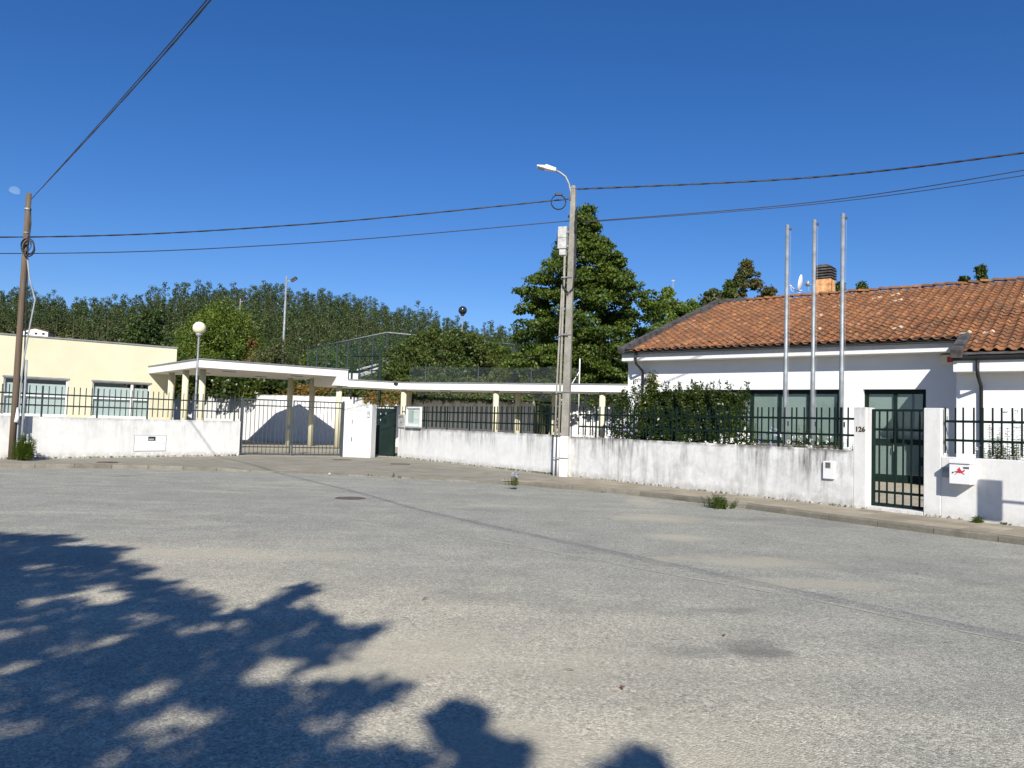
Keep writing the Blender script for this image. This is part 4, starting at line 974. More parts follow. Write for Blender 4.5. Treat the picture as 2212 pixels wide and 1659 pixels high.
part('loop', MB().tube(ring((.0, 0, 0), .26, k=.78, loops=3, seed=2), .014, 6).tube(ring((.05, -.02, -.05), .25, k=.7, loops=3, seed=5), .013, 6).tube(ring((-.04, -.03, .05), .2, k=.8, loops=2, seed=9), .012, 6), M['black'], t, smooth=True)
# cables
def cable(label, P, r, sag=0, n=40, strands=1, cut=True):
    a, b_ = Vector(P[0]), Vector(P[-1]); t = thing('overhead_cable', label, 'cable', tuple(a), 0, 'overhead cables')
    for s_ in range(strands):
        pts = []
        for i in range(n + 1):
            f = i / n
            if len(P) == 2: p = a.lerp(b_, f); p.z -= sag * 4 * f * (1 - f)
            else:
                seg = f * (len(P) - 1); k = min(int(seg), len(P) - 2); g_ = seg - k
                p0, p1, p2, p3 = (Vector(P[max(k - 1, 0)]), Vector(P[k]), Vector(P[k + 1]), Vector(P[min(k + 2, len(P) - 1)]))
                p = .5 * ((2 * p1) + (-p0 + p2) * g_ + (2 * p0 - 5 * p1 + 4 * p2 - p3) * g_ ** 2 + (-p0 + 3 * p1 - 3 * p2 + p3) * g_ ** 3)
            if strands > 1:
                ph = i * .9 + s_ * math.pi; p = p + Vector((0, math.cos(ph), math.sin(ph))) * r * .55
            pts.append(tuple(p - a))
        part('strand', MB().tube(pts, r, 6), M['black'], t, smooth=True)
ptop = lambda u, v, dy=0: D(u, v, By + dy)
wpt = D(52, 512, wp[1] + .1)
farL = Vector(wpt) + (Vector(wpt) - Vector(ptop(1228, 430))) * .8; farL.z = wpt[2] - .25
cable('upper black cable from the concrete pole to the wooden pole on the left', [ptop(1228, 430), tuple(Vector(ptop(1228, 430)).lerp(Vector(wpt), .5) + Vector((0, 0, -.22))), wpt, tuple(farL)], .016, n=120, strands=2)
wpt2 = D(52, 547.5, wp[1] + .1); farL2 = Vector(wpt2) + (Vector(wpt2) - Vector(ptop(1228, 480))) * .8; farL2.z = wpt2[2] - .2
cable('lower thin black cable from the concrete pole to the wooden pole on the left', [ptop(1232, 477), tuple(Vector(ptop(1232, 478)).lerp(Vector(wpt2), .5) + Vector((0, 0, -.2))), wpt2, tuple(farL2)], .014, n=60)
def right_pt(v, Y): return D(2212, v, Y)
def cr(label, u0, v0, vm, v1, r, st=1):
    p0 = D(u0, v0, By); p2 = D(2212, v1, 20.5)
    pm = D(1750, vm, (By + 20.5) / 2 + .6)
    p3 = tuple(Vector(p2) + (Vector(p2) - Vector(pm)) * 1.2 + Vector((0, 0, .3)))
    cable(label, [p0, pm, p2, p3], r, n=120 if st > 1 else 48, strands=st)
cr('thick twisted black cable leaving the concrete pole top to the right', 1248, 408.5, 383.5, 330, .019, 2)
cr('upper of the two thin black cables leaving the concrete pole to the right', 1250, 479.5, 437.5, 367.5, .013)
cr('lowest thin black cable leaving the concrete pole to the right', 1250, 481, 442, 379, .011)
w0_ = D(68, 430, wp[1] + .15)
cable('thick black cable rising from the wooden pole top over the road', [w0_, D(455, 0, 8.96), (0, 3.6, 6.15), (11, -12, 7.2)], .009, n=140, strands=2)
cable('thinner black cable beside the thick one rising from the wooden pole top', [w0_, D(447, 0, 8.9), (.1, 3.5, 6.0), (11, -12, 7.0)], .008, n=60)

# ============================================================ LAMP POSTS, FLOODLIGHTS, MASTS
def globe_lamp(label, u, v_top, v_globe, r_px, Y, ubase, z0, mat, shine=None):
    top = D(u, v_globe, Y); t = thing('globe_lamp', label, 'lamp', (top[0], Y, z0), 0, 'globe lamps on poles')
    rr_ = r_px / F_PX * Y; H_ = top[2] - rr_ - z0
    part('pole', MB().tube([(0, 0, 0), (0, 0, H_)], [.045, .036], 12), M['galv'], t, smooth=True)
    prof = [(max(.001, rr_ * math.sin(math.pi * i / 16)), H_ + rr_ - rr_ * math.cos(math.pi * i / 16)) for i in range(17)]
    part('globe', MB().lathe(prof, n=28), mat, t, smooth=True); part('collar', MB().lathe([(.06, H_ - .1), (rr_ * .5, H_ - .02), (rr_ * .45, H_ + .06)], n=16), M['gutter'] if mat is M['blackglobe'] else M['greyplastic'], t)
globe_lamp('cream globe lamp on a grey pole in front of the canopy corner', 430.5, 0, 708.5, 13.6, 30.6, 422, 0, M['globe'])
globe_lamp('dark globe lamp on a pole rising above the broad shrub tree', 999.5, 0, 670.5, 9.3, 55.0, 997, 2.78, M['blackglobe'])
def flood(label, u, v, Y, z0, s=1, double=False):
    p = D(u, v, Y); t = thing('floodlight_mast', label, 'floodlight', (p[0], Y, z0), 0, 'sports floodlight masts'); H_ = p[2] - z0
    part('mast', MB().tube([(0, 0, 0), (0, 0, H_)], [.13 * s, .075 * s], 10), M['galv'], t, smooth=True)
    part('bracket', MB().box(0, .5 * s, -.03, .03, H_ - .42 * s, H_ - .34 * s), M['galv'], t)
    hd = part('lamp_head', MB().box(-.25 * s, .25 * s, -.2 * s, .2 * s, -.09 * s, .09 * s), M['gutter'], t, loc=(.62 * s, 0, H_ - .22 * s)); hd.rotation_euler = (0, R(-35), 0)
    h3 = part('reflector', MB().box(-.2 * s, .2 * s, -.17 * s, .17 * s, -.11 * s, -.092 * s), M['frame_white'], hd)
    if double:
        hd2 = part('lamp_head', MB().box(-.25 * s, .25 * s, -.2 * s, .2 * s, -.09 * s, .09 * s), M['gutter'], t, loc=(.35 * s, 0, H_ + .12 * s)); hd2.rotation_euler = (0, R(30), 0)
flood('tall grey mast with one floodlight rising behind the shrub and canopy', 619, 597, 62, 2.78, 1.0)
flood('shorter distant floodlight mast just behind the bright green conifer', 519.5, 645, 88, 2.78, .9, True)
# moon: far beyond everything
mm, nt, b = new_mat('pale_moon'); nt.nodes.remove(b); em = N(nt, 'ShaderNodeEmission'); em.inputs[0].default_value = (.50, .63, .82, 1); em.inputs[1].default_value = 1.0
n_ = noise(nt, .02, 3, .5, coords(nt)); nt.links.new(mix(nt, ramp(nt, n_, [(.4, 0), (.7, 1)]), (.13, .26, .50), (.17, .30, .53)), em.inputs[0]); nt.links.new(em.outputs[0], nt.nodes['Material Output'].inputs[0])
mp_ = D(31, 413.5, 2600.0); rm = 10.5 / F_PX * 2600
t = MB(); 
for i in range(24): pass
prof = [(rm * math.sin(math.pi * i / 24), rm * math.cos(math.pi * i / 24)) for i in range(25)]
outl = [(rm * math.cos(R(a_)), (1.0 if a_ <= 180 else .42) * rm * math.sin(R(a_))) for a_ in range(0, 360, 10)]
o = part('moon', MB().extr(outl, -rm * .3, rm * .3), mm, None, loc=mp_, rz=math.atan2(mp_[1], mp_[0]) - math.pi / 2)
o.rotation_euler.y = R(12); tag(o, 'faint pale daytime moon low in the sky above the wooden pole', 'moon')
# flagpoles
for (u, vt, Y, lab) in ((1701, 488, 20.2, 'leftmost and shortest-looking of the three grey flagpoles in front of the house'), (1759.5, 477, 19.6, 'middle grey flagpole of the three in front of the house'), (1821, 463.5, 18.95, 'rightmost grey flagpole beside the pillar numbered 126')):
    p = D(u, vt, Y); t = thing('flagpole', lab, 'flagpole', (p[0], Y, 0), 0, 'three flagpoles in front of the house')
    part('pole', MB().tube([(0, 0, 0), (0, 0, 3.2), (0, 0, 3.22), (0, 0, p[2])], [.058, .056, .051, .047], 16), M['galv'], t, smooth=True)
    part('top_cap', MB().lathe([(.05, p[2] - .02), (.054, p[2] + .01), (.02, p[2] + .035)], n=14), M['galv'], t)
    part('cleat', MB().box(.055, .09, -.012, .012, 1.75, 1.87).tube([(.09, 0, 1.74), (.09, 0, 1.88)], .01, 6), M['gutter'], t)
    part('pulley', MB().box(.045, .11, -.01, .01, p[2] - .12, p[2] - .06), M['gutter'], t)
    part('halyard', MB().tube([(.08, 0, 1.8), (.085, 0, p[2] - .1)], .003, 4), M['greyplastic'], t)
# thin antenna mast far behind the trees
p = D(1454, 608, 160); t = thing('radio_mast', 'very thin distant mast against the sky between the big tree and the house', 'mast', (p[0], 160, 2.5))
part('pole', MB().tube([(0, 0, 0), (0, 0, p[2] - 2.5)], .07, 6), M['greyplastic'], t); part('antenna', MB().box(-.35, .35, -.1, .1, p[2] - 2.5, p[2] - 2.2), M['galv'], t)

# ============================================================ TILED HOUSE
PT = R(20.5); TP = math.tan(PT)
house = at_frame('tiled_house', 'white single-storey building with a weathered orange clay tile roof on the right', 'building', HF)
SX = 12.21; S1 = 21.5; WY = -1.7; zr = lambda y: 4.66 + (y + .75) * TP
wS0, wS1, wZ0, wZ1 = 2.04, 8.4, 1.15, 3.12; dS0, dS1, dZ1 = 9.17, 11.09, 3.12
part('wall', wall_with_openings(0, SX, 0, .3, -.1, 4.3, [(wS0, wS1, wZ0, wZ1), (dS0, dS1, -.1, dZ1)])
     .extr([(0, 0), (0.001, 0), (0.001, 0.001), (0, 0.001)], 0, .001)
     .box(SX, S1, WY, WY + .3, -.1, 3.6).box(SX, SX + .3, WY + .301, 0.29, -.1, 3.6), M['house_white'], house)
# gable wall on the left
g = MB(); g.v = [(0, .301, -.1), (0, 16, -.1), (0, 16, 4.6), (0, 7.75, 7.6), (0, .301, 4.85), (.3, .301, -.1), (.3, 16, -.1), (.3, 16, 4.6), (.3, 7.75, 7.6), (.3, .301, 4.85)]
g.f = [(0, 4, 3, 2, 1), (5, 6, 7, 8, 9), (0, 5, 9, 4), (4, 9, 8, 3), (3, 8, 7, 2), (1, 2, 7, 6)]
part('wall', g, M['house_white'], house)
part('fascia', MB().box(.03, SX - .001, -.6, -.001, 4.27, 4.62), M['fascia'], house, bevel=.01)
part('fascia', MB().box(SX + .0, S1, -2.3, WY - .001, 3.5, 3.9), M['fascia'], house, bevel=.01)
part('fascia', MB().box(SX + .001, SX + .14, WY + .001, -.601, 3.62, 4.3), M['fascia'], house)
def gut(s0, s1, y, z):                  # half-round gutter with a rolled lip
    prof = [(.0, z + .13), (-.13, z + .13), (-.135, z + .1), (-.125, z + .04), (-.09, z), (-.03, z - .01), (0, z)]
    mb = MB(); n = len(prof)
    mb.v = [(s0, y + a, b_) for a, b_ in prof] + [(s1, y + a, b_) for a, b_ in prof]
    mb.f = [tuple(range(n)), tuple(range(2 * n - 1, n - 1, -1))] + [((i + 1) % n, i, n + i, n + (i + 1) % n) for i in range(n)]
    return mb
part('gutter', gut(-.04, SX - .002, -.602, 4.615), M['gutter'], house); part('gutter', gut(SX - .03, S1, -2.302, 3.83), M['gutter'], house)
def pipe(s, y0, y1, z0, z1): return MB().tube([(s, y0, z0), (s, y0, z0 - .38), (s + .01, y0 + .04, z0 - .48), (s + .02, y1 - .06, z0 - .72), (s + .02, y1, z0 - .84), (s + .02, y1, z1)], .05, 12)
part('downpipe', pipe(.72, -.68, -.08, 4.62, 0), M['gutter'], house, smooth=True); part('downpipe', pipe(12.84, -2.38, -1.79, 3.83, 0), M['gutter'], house, smooth=True)
roof = part('roof', MB().quad((.05, -.78, zr(-.78) - .03), (S1, -.78, zr(-.78) - .03), (S1, 7.75, zr(7.75) - .03), (.5, 7.75, zr(7.75) - .03))
     .quad((SX, -2.48, zr(-2.48) - .03), (S1, -2.48, zr(-2.48) - .03), (S1, -.781, zr(-.781) - .03), (SX, -.781, zr(-.781) - .03))
     .quad((.5, 7.76, zr(7.75) - .03), (S1, 7.76, zr(7.75) - .03), (S1, 16.4, zr(-.7)), (.3, 16.4, zr(-.7)))
     .quad((.05, -.78, zr(-.78) - .1), (SX, -.78, zr(-.78) - .1), (SX, -.3, zr(-.78) - .1), (.05, -.3, zr(-.78) - .1)), M['flash'], house)
# one clay tile: flat pan with a barrel on its right side
def tile_arrays(w=.313, L=.47):
    prof = [(0, .012), (.05, .0), (.13, .0), (.155, .03), (.185, .062), (.225, .078), (.265, .062), (.295, .03), (.318, .0)]
    v = []; n = len(prof)
    for (y, dz, k) in ((0, .028, 1.0), (L, .0, .86)):
        for (x, z) in prof: v.append(((x - .22) * (k if x > .13 else 1) + .22, y, z * k + dz))
    for (x, z) in prof: v.append((x, .004, z + .028 - .02))
    f = [(i, i + 1, n + i + 1, n + i) for i in range(n - 1)] + [(2 * n + i, 2 * n + i + 1, i + 1, i) for i in range(n - 1)]
    return np.array(v, float), np.array(f)
tv, tf = tile_arrays()
tile_me = merge_arrays('roof_tile', tv, tf, [M['tile']]); tile_me.polygons.foreach_set('use_smooth', [i < 8 for i in range(16)])
slots = []; EX = .398
ky = EX * math.cos(PT)
for c_ in range(int((S1 - .2) / .313)):
    s = .2 + c_ * .313
    r0 = -5 if s > SX + .05 else 0
    if SX - .3 < s <= SX + .05: r0 = 0
    for r_ in range(r0, 22):
        y = -.80 + r_ * ky
        if y < -2.49: continue
        if s < .12 + .052 * (y + .8) + .1: continue
        slots.append((s + random.uniform(-.006, .006), y + random.uniform(-.012, .012), random.uniform(-.02, .02), random.uniform(-.012, .012)))
def dcam(q): p = HF.at(q[0], q[1]); return math.hypot(p[0], p[1]) + (40 if p[0] / p[1] > .70 else 0)
slots.sort(key=dcam)
for s, y, a1, a2 in slots[:300]:
    o = link('roof_tile', tile_me, roof, (s, y, zr(y))); o.rotation_euler = (PT, a2, a1)
Vs, Fs = [], []
for i, (s, y, a1, a2) in enumerate(slots[300:]):
    m4 = (Matrix.Translation((s, y, zr(y))) @ Matrix.Rotation(a1, 4, 'Z') @ Matrix.Rotation(a2, 4, 'Y') @ Matrix.Rotation(PT, 4, 'X')); A_ = np.array(m4)
    Vs.append(tv @ A_[:3, :3].T + A_[:3, 3]); Fs.append(tf + i * len(tv))
stuff(link('roof_tile', merge_arrays('roof_tiles', np.concatenate(Vs), np.concatenate(Fs), [M['tile']]), roof))
# verge flashing, ridge
def strip(P, Q, wdt, hgt):               # a thick folded strip from P to Q (local house coordinates)
    P, Q = Vector(P), Vector(Q); mb = MB(); sx = Vector((wdt, 0, 0)); up = Vector((0, -math.sin(PT), math.cos(PT))) * hgt
    k = [P, P + sx, P + sx + up, P + up, Q, Q + sx, Q + sx + up, Q + up]; mb.v = [tuple(a_) for a_ in k]
    mb.f = [(0, 1, 2, 3), (7, 6, 5, 4), (0, 4, 5, 1), (1, 5, 6, 2), (2, 6, 7, 3), (3, 7, 4, 0)]; return mb
for i in range(6):
    y0 = -.8 + 8.6 * i / 6; y1 = y0 + 8.6 / 6 + .03; s0 = -.02 + .052 * (y0 + .8); s1_ = -.02 + .052 * (y1 + .8)
    part('verge_flashing', strip((s0, y0, zr(y0) - .08), (s1_, y1, zr(y1) - .08 + .004), .25, .24), M['flash'], roof, bevel=.01)
part('verge_flashing', strip((SX - .04, -2.5, zr(-2.5) - .12), (SX - .04, -.70, zr(-.70) - .12), .30, .26), M['flash'], roof, bevel=.01)
part('ridge_flashing', MB().box(.4, 2.0, 7.45, 8.05, zr(7.75) - .1, zr(7.75) + .10), M['flash'], roof, bevel=.03)
rt = MB(); n = 7; 
for j, (x, r0) in enumerate(((0, .115), (.46, .095))):
    for i in range(n): a_ = math.pi * i / (n - 1); rt.v.append((x, -math.cos(a_) * r0 * 1.2, math.sin(a_) * r0 + (.035 if j == 0 else 0)))
for i in range(n): a_ = math.pi * i / (n - 1); rt.v.append((0, -math.cos(a_) * .10, math.sin(a_) * .08))
rt.f = [(i, i + 1, n + i + 1, n + i) for i in range(n - 1)] + [(2 * n + i, 2 * n + i + 1, i + 1, i) for i in range(n - 1)]
rme = rt.mesh('ridge_tile', M['tile'])
i = 0
while 2.0 + i * .42 < S1:
    o = link('ridge_tile', rme, roof, (2.0 + i * .42, 7.76 + random.uniform(-.015, .015), zr(7.75) + random.uniform(-.02, .02))); o.rotation_euler = (0, random.uniform(-.02, .05), random.uniform(-.03, .03)); i += 1
# window
def glazed(s0, s1_, z0, z1, n, y=.2, door=False):
    w_ = part('door' if door else 'window', MB().box(s0, s0 + .07, y, y + .07, z0, z1).box(s1_ - .07, s1_, y, y + .07, z0, z1).box(s0 + .07, s1_ - .07, y + .001, y + .069, z1 - .09, z1).box(s0 + .07, s1_ - .07, y + .001, y + .069, z0, z0 + .07), M['green'], house)
    L = (s1_ - s0 - .14) / n
    for i in range(n):
        a = s0 + .07 + L * i; b_ = a + L; yy_ = y + .015
        fr_ = MB().box(a + .001, a + .06, yy_, yy_ + .045, z0 + .071, z1 - .091).box(b_ - .06, b_ - .001, yy_, yy_ + .045, z0 + .071, z1 - .091).box(a + .06, b_ - .06, yy_ + .001, yy_ + .044, z1 - .15, z1 - .092).box(a + .06, b_ - .06, yy_ + .001, yy_ + .044, z0 + .072, z0 + (.27 if door else .13))
        if door: fr_.box(a + .06, b_ - .06, yy_ + .001, yy_ + .044, 1.28, 1.46)
        part('leaf' if door else 'frame', fr_, M['green'], w_)
        part('pane', MB().box(a + .06, b_ - .06, yy_ + .02, yy_ + .026, z0 + .13, z1 - .15), M['glass'], w_)
        part('blind', MB().box(a + .02, b_ - .02, yy_ + .075, yy_ + .08, z0 + .08, z1 - .1), M['blind'], w_)
    if door: part('handle', MB().tube([(s0 + .07 + L - .03, y - .005, 1.05), (s0 + .07 + L - .03, y - .05, 1.05), (s0 + .07 + L - .03, y - .05, 1.25), (s0 + .07 + L - .03, y - .005, 1.25)], .013, 8), M['galv'], w_)
    else: part('sill', MB().box(s0 - .05, s1_ + .05, -.05, y - .001, z0 - .06, z0 - .001), M['kerb'], w_)
glazed(wS0, wS1, wZ0, wZ1, 6); glazed(dS0, dS1, .0, dZ1, 2, door=True)
part('window', MB().box(15.2, 18.5, WY - .001, WY + .02, 1.1, 2.6), M['green'], house)
# doorstep
# chimney
a = HF.hit(1761, 620, 8.1); b_ = HF.hit(1796.5, 620, 8.1); cw = b_[0] - a[0]; zb_ = zr(7.75) - .5; zt_ = HF.hit(1778, 603, 8.1)[1]
part('chimney', MB().box(a[0], b_[0], 7.95, 7.95 + cw, zb_, zt_), M['chim'], roof, bevel=.02)
cap_ = MB(); z = zt_
for i in range(4): cap_.box(a[0] - .05, b_[0] + .05, 7.9, 8.0 + cw, z + .02 + i * .125, z + .085 + i * .125)
cap_.box(a[0] + .06, b_[0] - .06, 8.05, 7.9 + cw, z, z + .5)
cap_.extr([(a[0] - .05, z + .52), (b_[0] + .05, z + .52), (b_[0] - .05, z + .60), (b_[0] - .2, z + .645), (a[0] + .2, z + .645), (a[0] + .05, z + .60)], 7.9, 8.0 + cw)
part('chimney_cap', cap_, M['flash'], house)
# satellite dish
p = HF.hit(1732, 612, 7.9)
t = at_frame('satellite_dish', 'white satellite dish seen edge-on beside the chimney on the tiled roof', 'satellite dish', HF, p[0], 7.9, p[1])
dm = MB(); prof = [(.001, 0), (.15, .008), (.28, .03), (.40, .075), (.405, .085), (.28, .045), (.15, .02), (.001, .012)]
dm.lathe(prof, n=28); d_ = part('dish', dm, M['white'], t, smooth=True); d_.rotation_euler = (R(8), R(-80), 0)
part('arm', MB().tube([(.02, 0, -.33), (-.25, -.05, -.32), (-.46, -.05, -.12)], .016, 8).tube([(-.46, -.05, -.1), (-.54, -.05, -.06)], .035, 8), M['white'], t, smooth=True)
part('mast', MB().tube([(.1, 0, -.05), (.3, 0, -.08), (.62, .15, -.1)], .022, 8).tube([(.3, 0, .1), (.3, 0, -.75)], .02, 8).box(.2, .34, -.05, .05, -.15, .08), M['galv'], t, smooth=True)
part('signal_cable', MB().tube([(-.5, -.05, -.1), (-.45, -.06, -.32), (-.1, -.03, -.42), (.05, 0, -.5), (.08, -.1, -.72)], .01, 5), M['white'], t)
# wall lamp, siren
p = HF.hit(1404, 817, -.05)
t = at_frame('wall_lamp', 'dark hooded wall lamp above the shrubs near the left corner of the tiled house', 'lamp', HF, p[0], 0, p[1])
part('back_plate', MB().tube([(0, .0, 0), (0, -.06, 0)], .24, 18), M['flash'], t); part('hood', MB().tube([(0, -.061, .0), (0, -.25, .08)], [.2, .12], 14), M['pole_concrete'], t)
part('lantern', MB().lathe([(.03, -.02), (.09, -.08), (.11, -.26), (.06, -.3)], (.34, -.12), 12), M['globe'], t)
p = HF.hit(2049, 777, -.12)
t = at_frame('alarm_siren', 'cream alarm siren box with a red front under the eave beside the wing', 'siren', HF, p[0] + .02, 0, p[1])
part('housing', MB().extr([(-.26, -.05), (-.2, -.16), (.2, -.16), (.26, -.05), (.26, .05), (.2, .16), (-.2, .16), (-.26, .05)], -.11, .0), M['globe'], t, bevel=.01)
part('lens', MB().box(-.06, .18, -.125, -.111, -.08, .09), M['red'], t); part('hood', MB().box(-.24, .24, -.13, 0, .165, .19), M['cap'], t)

# ============================================================ FENCES ON THE TERRACE
def netting(mb, P, Q, z0, z1, cell, r):
    P, Q = Vector((*P, 0)), Vector((*Q, 0)); L = (Q - P).length; d = (Q - P) / L; h_ = z1 - z0
    pts = []
    n = int((L + h_) / cell)
    for i in range(n):
        for sgn in (1, -1):
            x0 = i * cell - h_; a0, zz0_ = (x0, z0); a1, zz1_ = (x0 + h_, z1)
            if a0 < 0: zz0_ += -a0; a0 = 0
            if a1 > L: zz1_ -= a1 - L; a1 = L
            if a1 - a0 < .02: continue
            if sgn < 0: a0, a1 = L - a0, L - a1
            p0 = P + d * a0; p1 = P + d * a1; p0.z = zz0_; p1.z = zz1_
            k = len(mb.v); o_ = Vector((-d.y, d.x, 0)) * r * sgn
            up = Vector((0, 0, r))
            for q in (p0, p1): mb.v += [tuple(q + up), tuple(q - up), tuple(q + o_)]
            mb.f += [(k, k + 1, k + 4, k + 3), (k + 1, k + 2, k + 5, k + 4), (k + 2, k, k + 3, k + 5)]
    return mb
t = thing('sports_court_fence', 'tall green net fence of the sports court above the canopy', 'fence')
cA, cB, cC = (-17.1, 63.9), (-8.26, 50.0), (.1, 55.2); ztf = 7.25
part('top_rail', MB().tube([(*cA, ztf), (*cB, ztf), (*cC, ztf)], .045, 8), M['galv'], t, smooth=True)
pm_ = MB().tube([(0, 0, 2.7), (0, 0, ztf)], .05, 8).mesh('post', M['greygate'])
for (a, b_, n_) in ((cA, cB, 7), (cB, cC, 4)):
    for i in range(n_ + (0 if b_ is cB else 1)): f = i / n_; link('post', pm_, t, (a[0] + (b_[0] - a[0]) * f, a[1] + (b_[1] - a[1]) * f, 0))
stuff(part('netting', netting(netting(MB(), cA, cB, 2.9, ztf, .12, .003), cB, cC, 2.9, ztf, .12, .003), M['green_net'], t))
t = thing('chain_link_fence', 'chain-link fence with slim posts on the wall top above the covered walk', 'fence')
c1, c2, c3 = (-6.0, 44.75), (1.2, 42.6), (3.75, 42.9)
for (u, Y, z1_) in ((919.8, 44.4, 4.85), (1033.6, 43.4, 4.75), (1147.8, 42.6, 4.7)):
    p = D(u, 800, Y); part('post', MB().tube([(p[0], Y, 2.7), (p[0], Y, z1_)], .035, 8), M['greygate'], t, smooth=True)
p = D(1252.7, 774, 42.9); part('post', MB().tube([(p[0], 42.9, 2.4), (p[0], 42.9, p[2])], .035, 8), M['frame_white'], t, smooth=True)
part('brace', MB().tube([(p[0], 42.85, 4.6), (p[0] - 1.1, 42.85, 2.7)], .025, 6), M['frame_white'], t, smooth=True)
q = D(1147.8, 800, 42.6); part('brace', MB().tube([(q[0], 42.55, 4.2), (q[0] - .8, 42.7, 2.8)], .025, 6), M['greygate'], t, smooth=True)
part('brace', MB().tube([(q[0] + .3, 42.65, 2.9), (p[0] - .1, 42.85, 4.7)], .012, 5), M['greygate'], t)
stuff(part('netting', netting(netting(MB(), c1, c2, 2.85, 4.7, .085, .0035), c2, (p[0], 42.9), 2.85, 4.75, .085, .0035), M['wire'], t))
t = thing('steel_barrier', 'dark green steel barrier frame on the terrace edge above the roof step of the walk', 'barrier')
a, b_ = D(762, 761, 45.6), D(822.5, 755, 45.2)
mbx = MB().box(a[0] - .05, a[0] + .05, 45.55, 45.65, 2.7, a[2]).box(b_[0] - .07, b_[0] + .07, 45.15, 45.25, 2.7, b_[2])
part('posts', mbx, M['green'], t)
for z, r_ in ((b_[2] - .42, .05), (b_[2] - 1.3, .03), (3.45, .03)): part('cross_rail', MB().tube([(a[0], 45.6, z), (b_[0], 45.2, z + .05)], r_, 8), M['green'], t)
for z in (b_[2] - .12, b_[2] - .22): part('wire', MB().tube([(a[0], 45.6, z), (b_[0], 45.2, z + .05)], .012, 5), M['green'], t)
t = thing('ramp_railing', 'white sloping railing and frame seen through the court fence', 'railing')
P0, P1, P2 = D(770, 810, 57), D(827, 782.5, 60), D(837, 780, 60)
def bar(mb, u0, v0, Y0, u1, v1, Y1, w): 
    a, b_ = Vector(D(u0, v0, Y0)), Vector(D(u1, v1, Y1)); return mb.tube([tuple(a), tuple(b_)], w, 4)
part('rail', bar(bar(MB(), 772, 799, 57, 820, 786, 60, .07), 768, 813, 57, 822, 796, 60, .16), M['white'], t)
part('frame', bar(bar(bar(bar(MB(), 820.5, 777, 60, 820.5, 797, 60, .07), 837, 775, 60, 835.5, 801, 60, .09), 826, 776, 60, 826, 794, 60, .06), 826, 776, 60, 837, 775, 60, .06), M['white'], t)
part('pier', MB().box(P0[0] - .6, P0[0] + .3, 56.6, 57.2, 2.5, P0[2] + .1), M['white'], t)
t = thing('net_post', 'pair of leaning white posts on the retaining wall beside the laurel', 'post'); a = Vector(D(575.5, 820, 49.6))
part('leg', MB().tube([tuple(a), tuple(Vector(D(571.5, 853, 49.4)) - Vector((0, 0, .4)))], .04, 6), M['galv'], t); part('leg', MB().tube([tuple(a), tuple(Vector(D(579.5, 853, 49.4)) - Vector((0, 0, .4)))], .04, 6), M['galv'], t)

# ============================================================ TREES
def tp(u, v, Y, z0=2.78): p = D(u, v, Y); return (p[0], Y, z0), p[2] - z0
b_, H_ = tp(1266, 447, 46.5)
tree('sweetgum_tree', 'tall full green sweetgum-like tree behind the concrete pole', 'tree', b_, H_, [(.0, 3.6), (.08, 4.3), (.2, 4.55), (.3, 4.4), (.42, 4.15), (.52, 3.9), (.62, 3.5), (.73, 2.4), (.86, 1.35), (.95, .75), (1, .3)],
     620, .58, 170, .165, M['leaf_gum'], .22, .06, flat=.42, seed=3, fill=.5, up=.7, aspect=.8)
b_, H_ = tp(484, 660, 60); 
tree('conifer_tree', 'broad bright yellow-green conifer behind the canopy', 'tree', b_, H_, [(0, 3.6), (.3, 3.9), (.5, 3.7), (.7, 3.1), (.85, 2.2), (1, .9)], 430, .55, 120, .2, M['leaf_thuja'], .2, seed=5, flat=1.25, fill=.7, up=.1, aspect=.4)
b_, H_ = tp(435, 690, 58)
tree('conifer_tree', 'smaller bright green conifer left of the broad one, behind the globe lamp', 'tree', b_, H_, [(0, 2.0), (.4, 2.1), (.7, 1.5), (1, .3)], 150, .5, 110, .2, M['leaf_thuja'], .15, seed=6, flat=1.25, fill=.7, up=.1, aspect=.4)
b_, H_ = tp(546, 728, 56.6, 2.78)
tree('dead_conifer', 'patch of rust-brown dead conifer branches between the bright conifer and olive shrub', 'tree', b_, H_, [(0, .5), (.6, .5), (1, .15)], 12, .4, 90, .18, M['leaf_brown'], .08, seed=8, flat=1.2)
b_, H_ = tp(600, 737, 55)
tree('olive_shrub', 'grey-olive loose shrub tree right of the bright conifer', 'tree', b_, H_, [(0, 2.2), (.5, 2.1), (.8, 1.4), (1, .5)], 120, .5, 100, .15, M['leaf_olive'], .1, seed=9, flat=.8, fill=.6)
b_, H_ = tp(556, 806, 50.6)
tree('laurel_bush', 'dark glossy laurel bush under the canopy roof line', 'bush', b_, H_, [(0, 2.6), (.4, 2.7), (.8, 1.8), (1, .8)], 130, .5, 70, .24, M['leaf_hedge'], .08, seed=10, flat=.8, fill=.8, aspect=.6)
b_, H_ = tp(440, 800, 53.5)
tree('laurel_bush', 'second laurel bush seen between the canopy columns at left', 'bush', b_, H_ + .8, [(0, 2.6), (.4, 2.8), (.8, 2.2), (1, 1.2)], 130, .55, 70, .26, M['leaf_hedge'], .08, seed=11, flat=.8, fill=.8, aspect=.6)
for k, (u, v, Y, r_, s_) in enumerate(((345, 662, 78, 2.0, 0), (318, 672, 76, 1.8, 1), (292, 688, 74, 1.6, 2), (366, 735, 66, 1.8, 3))):
    b_, H_ = tp(u, v, Y); lab = ['tallest dark conifer behind the right end of the yellow roof', 'middle dark conifer of the dark group above the yellow roof', 'lowest-left dark conifer of the group above the yellow roof', 'small dark tree just above the corner of the yellow roof'][k]
    tree('dark_conifer', lab, 'tree', b_, H_, [(0, r_), (.4, r_ * .95), (.7, r_ * .7), (1, .3)], 130, .6, 80, .26, M['leaf_dark'], .15, group='dark conifers behind the yellow building', seed=20 + k, flat=.7, fill=.5)
